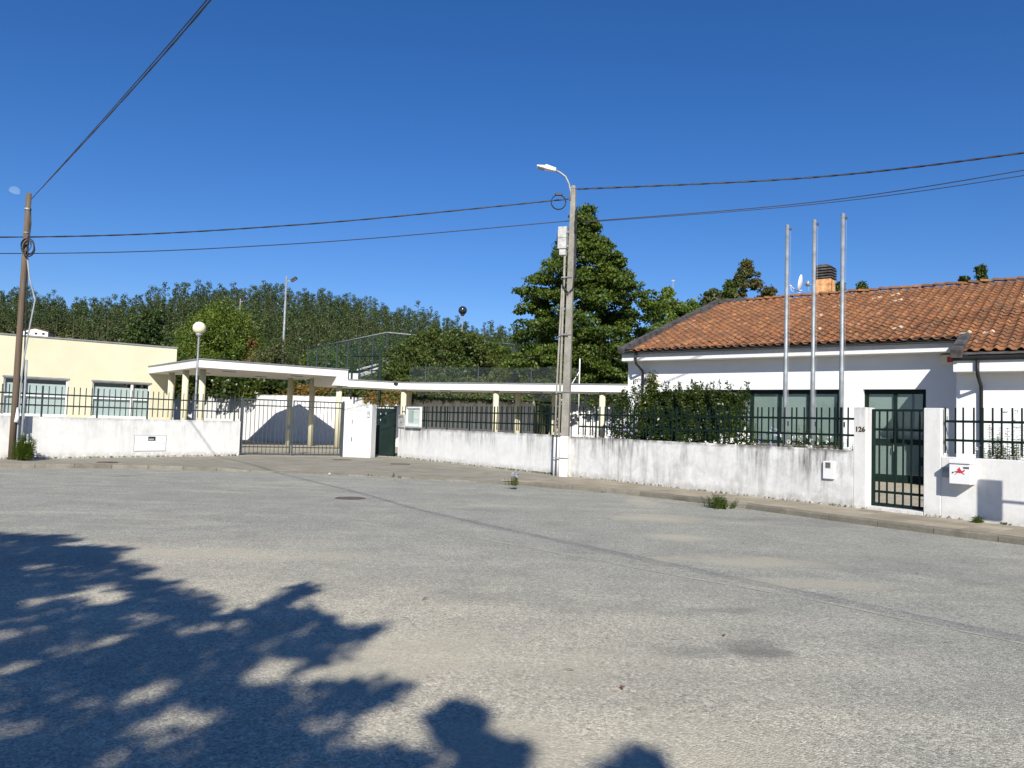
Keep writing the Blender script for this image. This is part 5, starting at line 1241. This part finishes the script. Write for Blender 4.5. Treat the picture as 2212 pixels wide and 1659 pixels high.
b_, H_ = tp(963, 713, 50)
tree('broad_shrub_tree', 'broad dark green shrub tree with curling leaves above the covered walk', 'tree', b_, H_, [(0, 3.6), (.3, 3.75), (.6, 3.5), (.8, 2.9), (.93, 2.0), (1, 1.0)], 360, .5, 110, .2, M['leaf_mid'], .16, seed=31, flat=.7, fill=.7, aspect=.45)
b_, H_ = tp(1062, 735, 52)
tree('broad_shrub_tree', 'lower right companion of the broad shrub tree beside the big tree', 'tree', b_, H_, [(0, 1.4), (.5, 1.3), (1, .4)], 70, .5, 110, .18, M['leaf_mid'], .1, seed=32, flat=.7, fill=.6, aspect=.45)
for k, (u, v, Y, r_, m_, lab) in enumerate(((1442, 625, 56, 1.75, 'leaf_lime', 'light green maple nearest the big tree left of the tiled roof'), (1494, 650, 56, 1.9, 'leaf_lime', 'small light green maple just above the sloping roof edge'),
        (1541, 626, 58, 2.3, 'leaf_olive', 'yellow-olive tree left of the reddish tree above the roof'), (1612, 564, 60, 2.3, 'leaf_red', 'pointed reddish-green tree rising above the tiled roof'),
        (1660, 625, 60, 1.7, 'leaf_red', 'low reddish tree to the right of the pointed one above the roof'), (1577, 612, 59, 1.7, 'leaf_mid', 'dark green treetop between the yellow-olive and the pointed reddish tree'), (1815, 612, 62, 1.3, 'leaf_mid', 'treetop just right of the chimney'), (1862, 611, 62, 1.3, 'leaf_mid', 'low treetop right of the rightmost flagpole behind the ridge'), (2119, 576, 66, .8, 'leaf_dark', 'taller dark treetop over the ridge at far right'), (2083, 600, 66, .75, 'leaf_dark', 'small dark treetop over the ridge left of the taller one'))):
    b_, H_ = tp(u, v, Y); fl = .65
    tree('treetop' if k > 4 else 'garden_tree', lab, 'tree', b_, H_, [(.45, r_ * 1.3), (.6, r_ * 1.4), (.74, r_ * 1.15), (.86, r_ * .7), (.94, r_ * .35), (1, .12)], 170, .40, 75, .19 if k != 7 else .16, M[m_], .1, seed=40 + k, flat=fl, fill=.35, group='trees behind the tiled house', up=.4, aspect=.7, tpow=.35, crown0=.4)
# young pines and shrubs behind the court fence, silver shrubs
for k, (u, v, Y, r_, m_) in enumerate(((650, 770, 74, 1.9, 'leaf_mid'), (672, 764, 72, 1.8, 'leaf_thuja'), (694, 757, 70, 1.7, 'leaf_mid'), (716, 754, 72, 1.6, 'leaf_thuja'), (738, 758, 70, 1.6, 'leaf_mid'), (757, 763, 68, 1.5, 'leaf_mid'), (792, 735, 74, 1.2, 'leaf_olive'), (812, 748, 72, 1.1, 'leaf_olive'), (838, 770, 56, 1.0, 'leaf_mid'))):
    b_, H_ = tp(u, v, Y)
    nm = ['first', 'second', 'third', 'fourth', 'fifth', 'sixth', 'seventh', 'eighth', 'ninth'][k]
    tree('young_pine', nm + ' low bushy pine from the left behind the court fence', 'tree', b_, H_, [(0, r_), (.5, r_), (.8, r_ * .7), (1, .3)], 60, .45, 80, .2, M[m_], .07, seed=60 + k, flat=1.1, fill=.6, group='low bushy pines behind the court fence')
for k, (u, v, Y, r_, m_, lab) in enumerate(((655, 835, 49.5, 1.3, 'leaf_dry', 'yellowing shrub behind the retaining wall left of the second column'), (700, 838, 49.2, 1.2, 'leaf_dry', 'rusty shrub behind the retaining wall near the canopy corner column'), (748, 836, 48.4, 1.1, 'leaf_olive', 'olive shrub on the retaining wall above pillar 136'),
        (800, 833, 47.9, 1.3, 'leaf_mid', 'green shrub behind the wall above the green door'), (620, 838, 51.0, 1.3, 'leaf_olive', 'olive shrub behind the retaining wall between the columns'), (895, 815, 46.8, 1.4, 'leaf_mid', 'dark shrub at the foot of the broad shrub tree'), (1010, 820, 45.6, 1.5, 'leaf_mid', 'dark shrub behind the chain-link fence'), (1100, 822, 45.2, 1.4, 'leaf_mid', 'dark shrub behind the chain-link fence near the pole'))):
    b_, H_ = tp(u, v, Y)
    tree('terrace_shrub', lab, 'shrub', b_, H_, [(0, r_), (.5, r_), (1, r_ * .5)], 55, .35, 90, .14, M[m_], .03, seed=80 + k, flat=.7, fill=.8, group='shrubs on the terrace edge')
# creepers on the retaining wall
def creeper(label, P, Q, zt_, drop, n, m_, seed, y=-.08):
    rn = np.random.default_rng(seed); f = rn.random(n); d_ = np.abs(rn.normal(0, 1, n)) * drop * (.35 + .65 * np.abs(np.sin(f * 17 + seed))) ; 
    x = P[0] + (Q[0] - P[0]) * f; yy_ = P[1] + (Q[1] - P[1]) * f; L = math.dist(P, Q); nx_, ny_ = (Q[1] - P[1]) / L, -(Q[0] - P[0]) / L
    off = rn.uniform(.02, .16, n); up = rn.random(n) < .4
    z = np.where(up, zt_ + rn.uniform(0, .35, n), zt_ - d_)
    off = np.where(up, rn.uniform(-.5, .15, n), off)
    Pp = np.stack([x + nx_ * off - P[0], yy_ + ny_ * off - P[1], z], 1)
    t = thing('creeper', label, 'creeper', (P[0], P[1], 0)); link('foliage', leaf_mesh('foliage', Pp, .12, M[m_], np.array([nx_, ny_, .5]), .8, .7), t)
creeper('red-green creeper hanging over the wall behind pillar 136 and the green door', (-8.9, 46.45), ret[4], 2.9, .28, 1500, 'leaf_dry', 1)
creeper('dark green creeper over the dirty wall behind the green door', (-8.0, 45.9), (-5.6, 44.4), 2.95, .3, 900, 'leaf_mid', 2)
creeper('thin creeper on the top of the grey wall under the covered walk', ret[4], ret[5], 2.88, .12, 1300, 'leaf_mid', 3)

# ============================================================ GARDEN PLANTS BEHIND THE RIGHT WALL
def hedge_box(name, label, cat, fr, x0, x1, y0, y1, z0, z1, n, leaf, mat, seed, group=None, spikes=0):
    rn = np.random.default_rng(seed); t = at_frame(name, label, cat, fr, (x0 + x1) / 2, (y0 + y1) / 2, 0, group)
    hx_, hy_ = (x1 - x0) / 2, (y1 - y0) / 2; k = rn.random(n)
    face = rn.choice(5, n, p=[.36, .14, .12, .12, .26]); a = rn.uniform(-1, 1, (n, 2)); dep = np.abs(rn.normal(0, .10, n)); P = np.zeros((n, 3)); Nn = np.zeros((n, 3))
    zc_ = (z0 + z1) / 2; hz_ = (z1 - z0) / 2
    for fi, (ax, sg) in enumerate(((1, -1), (1, 1), (0, -1), (0, 1), (2, 1))):
        m_ = face == fi; o = [i for i in range(3) if i != ax]; hh_ = (hx_, hy_, hz_)
        P[m_, ax] = sg * (hh_[ax] - dep[m_]); P[m_, o[0]] = a[m_, 0] * hh_[o[0]]; P[m_, o[1]] = a[m_, 1] * hh_[o[1]]; Nn[m_, ax] = sg
    bumpy = .07 * np.sin(P[:, 0] * 5 + seed) + .05 * np.sin(P[:, 0] * 11 + P[:, 2] * 6) 
    P[:, 1] += bumpy; P[:, 2] += zc_ + .06 * np.sin(P[:, 0] * 4 + P[:, 1] * 3) * (face == 4)
    me = leaf_mesh('foliage', P, leaf, mat, Nn + np.array([0, 0, .4]), .8, .55); link('foliage', me, t)
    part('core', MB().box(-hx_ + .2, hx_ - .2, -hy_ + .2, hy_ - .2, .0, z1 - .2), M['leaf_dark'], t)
    mb = MB(); Lp = []
    for i in range(spikes):
        x, y = rn.uniform(-hx_, hx_), rn.uniform(-hy_, hy_); L = rn.uniform(.1, .42); dx, dy = rn.normal(0, .08, 2)
        mb.tube([(x, y, z1 - .1), (x + dx, y + dy, z1 + L)], .006, 4)
        for q in np.arange(0, L, .035):
            f = q / L
            for _ in (0, 1): Lp.append((x + dx * f + rn.normal(0, .035), y + dy * f + rn.normal(0, .035), z1 + q + rn.normal(0, .01)))
    if spikes:
        part('shoots', mb, M['leaf_mid'], t); link('shoot_leaves', leaf_mesh('shoot_leaves', np.array(Lp), leaf * 1.15, mat, np.array([0, 0, .6]), .9, .45), t)
    return t
ha = RF.loc(D(1428, 900, 25.0)); hb_ = RF.loc(D(1618, 900, 21.6))
hz1 = D(1530, 846, 22.6)[2]
HX0, HX1 = min(ha[0], hb_[0]), max(ha[0], hb_[0])
hedge_box('hedge', 'dense clipped dark green hedge behind the picket fence left of the flagpoles', 'hedge', RF, HX0 + 1.15, HX1 - .05, 1.25, 2.6, 0, 2.62, 26000, .085, M['leaf_hedge'], 5, spikes=46)
def stem_plant(name, label, cat, base, H, n, spread, leaf, mat, seed, pairs=.06, splay=.25, group=None, petals=None, npetal=0, lw=.42):
    rn = np.random.default_rng(seed); t = thing(name, label, cat, base, 0, group); mb = MB(); Vv = []; Ff = []
    for i in range(n):
        x, y = rn.normal(0, spread, 2); h_ = H * rn.uniform(.55, 1.0) * (1 - .35 * min(1, math.hypot(x, y) / (spread * 2.5))); dx, dy = (x + rn.normal(0, .1)) * splay * h_, (y + rn.normal(0, .1)) * splay * h_
        pts = [(x, y, 0), (x + dx * .4, y + dy * .4, h_ * .5), (x + dx, y + dy, h_)]
        mb.tube(pts, [.009, .007, .003], 4); z = h_ * .12; a_ = rn.uniform(0, 6.28)
        while z < h_:
            f = z / h_; c = np.array([x + dx * f ** 1.2, y + dy * f ** 1.2, z]); a_ += 1.57 + rn.normal(0, .2); s = leaf * (1.1 - .6 * f) * rn.uniform(.8, 1.2)
            for q in (0, math.pi):
                d_ = np.array([math.cos(a_ + q), math.sin(a_ + q), .45]); d_ /= np.linalg.norm(d_); sd_ = np.array([-math.sin(a_ + q), math.cos(a_ + q), 0]) * s * lw * .5
                tip = c + d_ * s + np.array([0, 0, -.25 * s]); m1 = c + d_ * s * .5 + np.array([0, 0, .06 * s]); k = len(Vv)
                Vv += [c, m1 + sd_, tip, m1 - sd_]; Ff.append((k, k + 1, k + 2, k + 3))
            z += pairs * rn.uniform(.8, 1.25)
    part('stems', mb, M['leaf_mid'], t); link('leaves', merge_arrays('leaves', np.array(Vv), np.array(Ff), [mat]), t)
    if npetal:
        C = np.stack([rn.normal(0, spread * 1.1, npetal), rn.normal(0, spread * 1.1, npetal), rn.uniform(.45, 1.02, npetal) * H], 1); Pp, d_ = clump_points(C, np.full(npetal, .045), 14, 1)
        stuff(link('flowers', leaf_mesh('flowers', Pp, .04, petals, d_, .6, .8), t))
    return t
def at_px(u, Y, z=0.0): p = D(u, 900, Y); return (p[0], Y, z)
k = 0
for (u, Y, H_, n, sp, lf, mt, lab) in (
    (1440, 24.3, 2.5, 50, .22, .11, 'leaf_hedge', 'leafy shoots at the left end of the clipped hedge'), (1600, 21.8, 2.85, 18, .16, .10, 'leaf_hedge', 'loose shrub rising at the right end of the clipped hedge'), (1627, 21.2, 2.35, 12, .14, .1, 'leaf_mid', 'thin shrub between hedge and leftmost flagpole'),
    (1258, 27.0, 1.85, 12, .2, .1, 'leaf_mid', 'low shrub behind the fence just right of the concrete pole'), (1300, 26.0, 1.75, 14, .22, .1, 'leaf_mid', 'low shrub left of the privet shrubs'),
    (1665, 20.6, 1.75, 16, .2, .1, 'leaf_mid', 'garden shrub left of the leftmost flagpole'), (1722, 19.6, 1.9, 14, .18, .1, 'leaf_mid', 'garden shrub between the left and middle flagpoles'), (1745, 19.0, 2.0, 12, .16, .1, 'leaf_mid', 'taller garden shrub by the middle flagpole'), (1785, 18.7, 1.95, 18, .2, .1, 'leaf_mid', 'garden shrub between the middle and right flagpoles'),
    (1808, 18.2, 1.7, 14, .16, .1, 'leaf_mid', 'garden shrub at the foot of the rightmost flagpole'), (1842, 17.7, 1.8, 8, .1, .1, 'leaf_mid', 'thin shrub beside pillar 126')):
    stem_plant('garden_shrub', lab, 'shrub', at_px(u, Y), H_, n * 2, sp, lf, M[mt], 200 + k, .05, .3, 'leafy shrubs behind the right wall'); k += 1
for (u, v, Y, pr, nc, sd, lab) in ((1348, 850, 26.2, [(0, .42), (.5, .55), (.8, .38), (1, .1)], 70, 301, 'tall privet shrub at the left end of the house front'), (1411, 797, 25.4, [(0, .5), (.4, .6), (.62, .42), (.8, .2), (.92, .12), (1, .04)], 110, 302, 'tallest pointed privet shrub against the white house corner'),
        (1394, 842, 25.8, [(0, .45), (.6, .5), (.85, .3), (1, .1)], 60, 303, 'privet shrub between the tallest shrub and the clipped hedge'), (1377, 812, 25.6, [(0, .4), (.5, .45), (.8, .22), (1, .05)], 50, 304, 'slim privet shoots just left of the tallest privet')):
    b_, H_ = tp(u, v, Y, 0.0)
    tree('privet_shrub', lab, 'shrub', b_, H_, pr, nc, .2, 60, .105, M['leaf_hedge'], .03, seed=sd, flat=1.3, fill=.6, up=.3, aspect=.42, group='privet shrubs before the house corner')
for (u, Y, H_, n, lab) in ((2152, 16.6, 2.28, 20, 'leafy oleander-like plant with tall shoots behind the fence above the mailbox'), (2180, 16.2, 2.3, 20, 'second tall leafy plant behind the fence at far right'), (2205, 15.7, 2.0, 18, 'leafy plant at the right edge behind the fence'), (2128, 16.9, 1.75, 16, 'low dark plant at the foot of the right downpipe'), (2062, 16.4, 1.3, 2, 'tiny shoot peeping over the wall above the mailbox')):
    stem_plant('leafy_plant', lab, 'plant', at_px(u, Y), H_, n, .12, .12, M['leaf_mid'], 300 + k, .05, .22, 'tall leafy plants behind the fence by the mailbox', M['petal_white'], 6 if n > 15 else 0); k += 1
for (u, Y, H_, m_, n, lab) in ((1272, 26.6, 1.62, 'petal_white', 22, 'white flowers behind the fence right of the concrete pole'), (1362, 24.9, 1.75, 'petal_lilac', 26, 'lilac agapanthus flowers in front of the privet shrubs'), (1320, 25.4, 1.9, 'petal_lilac', 20, 'pale lilac flowers left of the privet shrubs'), (1325, 24.4, 1.36, 'petal_red', 4, 'red flower low behind the fence'), (1600, 20.6, 1.6, 'petal_white', 36, 'cream flowers at the right foot of the hedge'), (1560, 21.0, 1.45, 'petal_white', 26, 'white flowers in front of the hedge'), (1678, 19.7, 1.68, 'petal_lilac', 26, 'lilac agapanthus near the leftmost flagpole'),
        (1712, 19.2, 1.55, 'petal_white', 30, 'cream flowers between the two left flagpoles'), (1765, 18.6, 1.5, 'petal_white', 22, 'white flowers near the middle flagpole'), (1420, 23.2, 1.5, 'petal_white', 22, 'white flowers at the left foot of the hedge'), (1480, 22.2, 1.42, 'petal_white', 18, 'small white flowers along the hedge foot')):
    stem_plant('flowering_plant', lab, 'flowers', at_px(u, Y), H_, 14, .16, .13, M['leaf_mid'], 400 + k, .09, .25, 'flowers along the inside of the right wall', M[m_], n); k += 1
stem_plant('garden_shrub', 'dark low plant between canopy columns on the left', 'shrub', (-16.2, 37.6, 0), 1.1, 20, .3, .12, M['leaf_dark'], 500, .07)

# ============================================================ WEEDS AND LITTER
def weed(label, u, v, z, H_, n, sp, mat='weed', leaf=.06, seed=0, splay=.9, cat='weed', pet=None, npet=0, dry=False):
    p = G(u, v, z); return stem_plant('weed', label, cat, p, H_, n, sp, leaf, M[mat], 600 + seed, .03, splay, None, M[pet] if pet else None, npet)
weed('leafy green weed with white blossom at the foot of the wooden pole', 50, 994.0, 0, .85, 46, .12, 'leaf_lime', .16, 1, pet='petal_white', npet=4)
weed('bushy green weed growing against the kerb near the right end of the road', 1554, 1098, -.12, .36, 46, .13, 'weed', .09, 2, 1.2)
weed('dry grey-green weed on the kerb in front of the concrete pole', 1112, 1049, -.02, .38, 26, .08, 'leaf_olive', .05, 3, .7, pet='petal_lilac', npet=3)
weed('small green weed at the foot of the white wall under the mailbox', 2111, 1129, 0, .17, 14, .04, 'weed', .09, 4, 1.2)
weed('tiny dry weed on the kerb left of the door axis', 850, 1031, -.03, .2, 6, .02, 'straw', .03, 5); weed('tiny dry tuft on the kerb beside a second one', 796, 1028, -.06, .08, 8, .04, 'leaf_olive', .04, 6); weed('tiny dry tuft right of the thin dry stalk', 862, 1033, -.03, .1, 8, .03, 'leaf_olive', .04, 7)
weed('small green tuft in the pavement at the weedy kerb joint', 1300, 1064, -.01, .06, 6, .03, 'weed', .04, 8)
# grass creeping from the foot of the walls and kerb joints
rn = np.random.default_rng(3); Pp = []
for _ in range(420):
    f = rn.random(); x = xs0 + f * (17 - xs0) if rn.random() < .75 else -4 + rn.random() * 4
    if -.9 < x < .3 or pL1 < x < pR0: continue
    p = RF.at(x, -abs(rn.normal(0, .03)) - .01)
    for q in range(3): Pp.append((p[0] + rn.normal(0, .012), p[1] + rn.normal(0, .012), .015 + rn.random() * .03))
for _ in range(180):
    p = LF.at(-4 + rn.random() * (LX1 + 4), -abs(rn.normal(0, .03)) - .01)
    for q in range(3): Pp.append((p[0] + rn.normal(0, .012), p[1] + rn.normal(0, .012), .015 + rn.random() * .03))
o = link('grass_tufts', leaf_mesh('grass_tufts', np.array(Pp), .05, M['leaf_olive'], np.array([.2, -1, .2]), .7, .3)); stuff(o); tag(o, 'tiny tufts of grass and moss along the foot of the white walls', 'grass')
# loose stones on the road
rn = np.random.default_rng(8); V_, F_ = [], []
for _ in range(900):
    if rn.random() < .6: r_ = rn.uniform(2.6, 9) ; a_ = rn.uniform(-.75, .75); x, y = r_ * math.sin(a_), r_ * math.cos(a_)
    else: x, y = rn.uniform(-12, 9), rn.uniform(8, 20)
    if y > 21: continue
    s = min(.007, abs(rn.normal(.0, .0022)) + .002); k = len(V_); c = np.array([x, y, -.118])
    oc = np.array([[1, 0, 0], [0, 1, 0], [-1, 0, 0], [0, -1, 0], [0, 0, 1.0], [0, 0, -.4]]) * s * rn.uniform(.6, 1.3, (6, 1))
    V_ += list(oc + c); F_ += [(k, k + 1, k + 4), (k + 1, k + 2, k + 4), (k + 2, k + 3, k + 4), (k + 3, k, k + 4), (k + 1, k, k + 5), (k + 2, k + 1, k + 5), (k + 3, k + 2, k + 5), (k, k + 3, k + 5)]
o = link('loose_gravel', merge_arrays('loose_gravel', np.array(V_), np.array(F_), [M['stone']])); stuff(o); tag(o, 'loose grit and small stones scattered over the road', 'gravel')
for (u, v, r_, lab) in ((712, 1023.5, .06, 'small white pebble on the edge of the forecourt kerb'),):
    p = G(u, v, -.06); tag(part('pebble', MB().lathe([(.001, -r_ * .3), (r_ * .7, -.01), (r_ * .6, r_ * .4), (.001, r_ * .6)], n=9), M['stone'], None, loc=p), lab, 'stone')
rn = random.Random(4)
for i in range(9):
    u, v = [(1690, 1175), (1980, 1240), (2060, 1390), (1340, 1490), (910, 1295), (1240, 1450), (1920, 1080), (1180, 1120), (1560, 1370)][i]
    p = G(u, v, -.112); tag(part('fallen_leaf', MB().quad((0, -.02, 0), (.035, 0, .012), (.08, .005, .004), (.035, .025, .015)), M['leaf_brown'], None, loc=p, rz=rn.uniform(0, 6)), ['brown leaf on the road just below the middle of the right half', 'brown leaf on the road far right, below the kerb', 'brown leaf on the road at right, lower than the others there', 'brown leaf on the road in the near foreground, right of centre', 'small brown leaf on the road above the tip of the tree shade', 'brown leaf on the road in the near foreground, just right of centre', 'brown leaf at the kerb before the barred green gate', 'brown leaf on the road near the pale joint, mid picture', 'brown leaf on the road at right, near the dark oil mark'][i], 'leaf', 'brown leaves scattered on the road')

# ============================================================ TREE BEHIND THE VIEWPOINT (its shade lies on the road)
OUT = [(-40, 1148), (60, 1158), (130, 1157), (152, 1168), (110, 1180), (200, 1180), (292, 1184), (235, 1200), (262, 1214), (330, 1238), (290, 1250), (385, 1257), (350, 1272), (462, 1292), (438, 1320), (500, 1330), (560, 1308), (610, 1290), (650, 1260), (684, 1262), (672, 1280), (628, 1300), (690, 1330), (740, 1350), (822, 1356), (800, 1378), (742, 1395), (728, 1440), (740, 1468), (830, 1478), (862, 1490), (850, 1508), (790, 1530), (745, 1575), (735, 1620), (800, 1622), (880, 1640), (900, 1668), (-40, 1668)]
HOLES = [(235, 1283, 55, 16), (200, 1300, 30, 8), (310, 1330, 30, 10), (395, 1372, 26, 10), (440, 1355, 26, 8), (495, 1372, 18, 10), (600, 1448, 58, 22), (640, 1462, 34, 14), (262, 1620, 34, 24), (470, 1440, 28, 9), (490, 1500, 22, 8), (345, 1483, 22, 12), (85, 1408, 22, 6), (190, 1385, 26, 8), (20, 1385, 30, 8), (360, 1545, 36, 22), (440, 1545, 40, 20), (560, 1400, 22, 8), (700, 1388, 26, 6), (110, 1500, 26, 8), (640, 1520, 30, 10), (60, 1270, 16, 6), (690, 1455, 26, 12), (360, 1570, 60, 14), (545, 1475, 40, 9), (110, 1320, 20, 5)]
def inside(P, x, y):
    c = False; j = len(P) - 1
    for i in range(len(P)):
        if (P[i][1] > y) != (P[j][1] > y) and x < (P[j][0] - P[i][0]) * (y - P[i][1]) / (P[j][1] - P[i][1]) + P[i][0]: c = not c
        j = i
    return c
def pix_of(x, y, z):
    z -= EYE; f = y * _cp + z * _sp; uu = -y * _sp + z * _cp; xl = x / f; yl = uu / f; return 1106 + (xl * _c + yl * _s) * F_PX, 829.5 - (-xl * _s + yl * _c) * F_PX
rn = np.random.default_rng(12); C = []; ddir = -np.array(SUN_DIR)
SMALL = [(float(a), float(b2), 3.0 + 10 * c, 2.0 + 4.5 * c) for a, b2, c in zip(rn.uniform(0, 800, 95), rn.uniform(1215, 1650, 95), rn.random(95) ** 1.6)]
while len(C) < 2600:
    x, y = rn.uniform(-8.5, .6), rn.uniform(3.2, 10.6)
    u, v = pix_of(x, y, -.12)
    ok = inside(OUT, u, v) if v < 1666 else (x < -.9 and v < 2400)
    if not ok: continue
    if .5 + .5 * math.sin(x * 4.1 + 1.3 * math.sin(y * 2.3)) * math.sin(y * 3.7 + 1.7 * math.sin(x * 2.9)) > .86 and rn.random() < .85: continue
    if any(((u - a) / (c * 1.2)) ** 2 + ((v - b2) / (d * 1.3)) ** 2 < 1 for a, b2, c, d in HOLES) or any(((u - a) / (c + 5)) ** 2 + ((v - b2) / (d + 4)) ** 2 < 1 for a, b2, c, d in SMALL): continue
    h_ = rn.uniform(5.5, 9.5); C.append((np.array([x, y, -.12]) + ddir * h_ / ddir[2], .05))
for (u, v, ru, rv, n_) in ((985, 1545, 26, 14, 60), (995, 1572, 24, 12, 36), (1030, 1612, 18, 14, 30), (1370, 1658, 34, 10, 60), (1080, 1640, 26, 9, 26), (1060, 1662, 60, 10, 50), (850, 1658, 50, 10, 50)):
    for _ in range(n_):
        a_ = rn.uniform(0, 6.28); q = math.sqrt(rn.random()); p = G(u + ru * q * math.cos(a_), v + rv * q * math.sin(a_), -.12)
        C.append((np.array(p) + ddir * rn.uniform(5.0, 8.0) / ddir[2], .04))
CP = np.array([c for c, _ in C]); tb = np.array([-7.0, -7.0, -.17])
tw = np.stack([.62 + rn.normal(0, .3, len(CP)), .75 + rn.normal(0, .3, len(CP)), rn.normal(0, .25, len(CP))], 1); tw /= np.linalg.norm(tw, axis=1, keepdims=True)
Pp = (CP[:, None, :] + tw[:, None, :] * np.linspace(-.13, .13, 5)[None, :, None]).reshape(-1, 3) + rn.normal(0, .022, (len(CP) * 5, 3)) - tb
t = thing('roadside_tree', 'leafy tree beside the viewpoint whose shade falls across the lower left of the road', 'tree', tuple(tb))
link('crown', leaf_mesh('crown', Pp, .115, M['leaf_road'], ddir * .9, .8, .75), t)
mb = MB(); mb.tube([(0, 0, 0), (.05, .1, 2.2), (.3, .2, 4.6), (.6, .2, 6.6)], [.2, .16, .12, .06], 9)
for i in rn.choice(2600, 30, replace=False):
    c = CP[i] - tb; mb.tube([(.15, .15, min(4.6, c[2] * .6)), tuple(c * [.55, .55, 1] - np.array([0, 0, .5])), tuple(c)], [.05, .03, .008], 5)
part('trunk', mb, M['bark'], t, smooth=True)
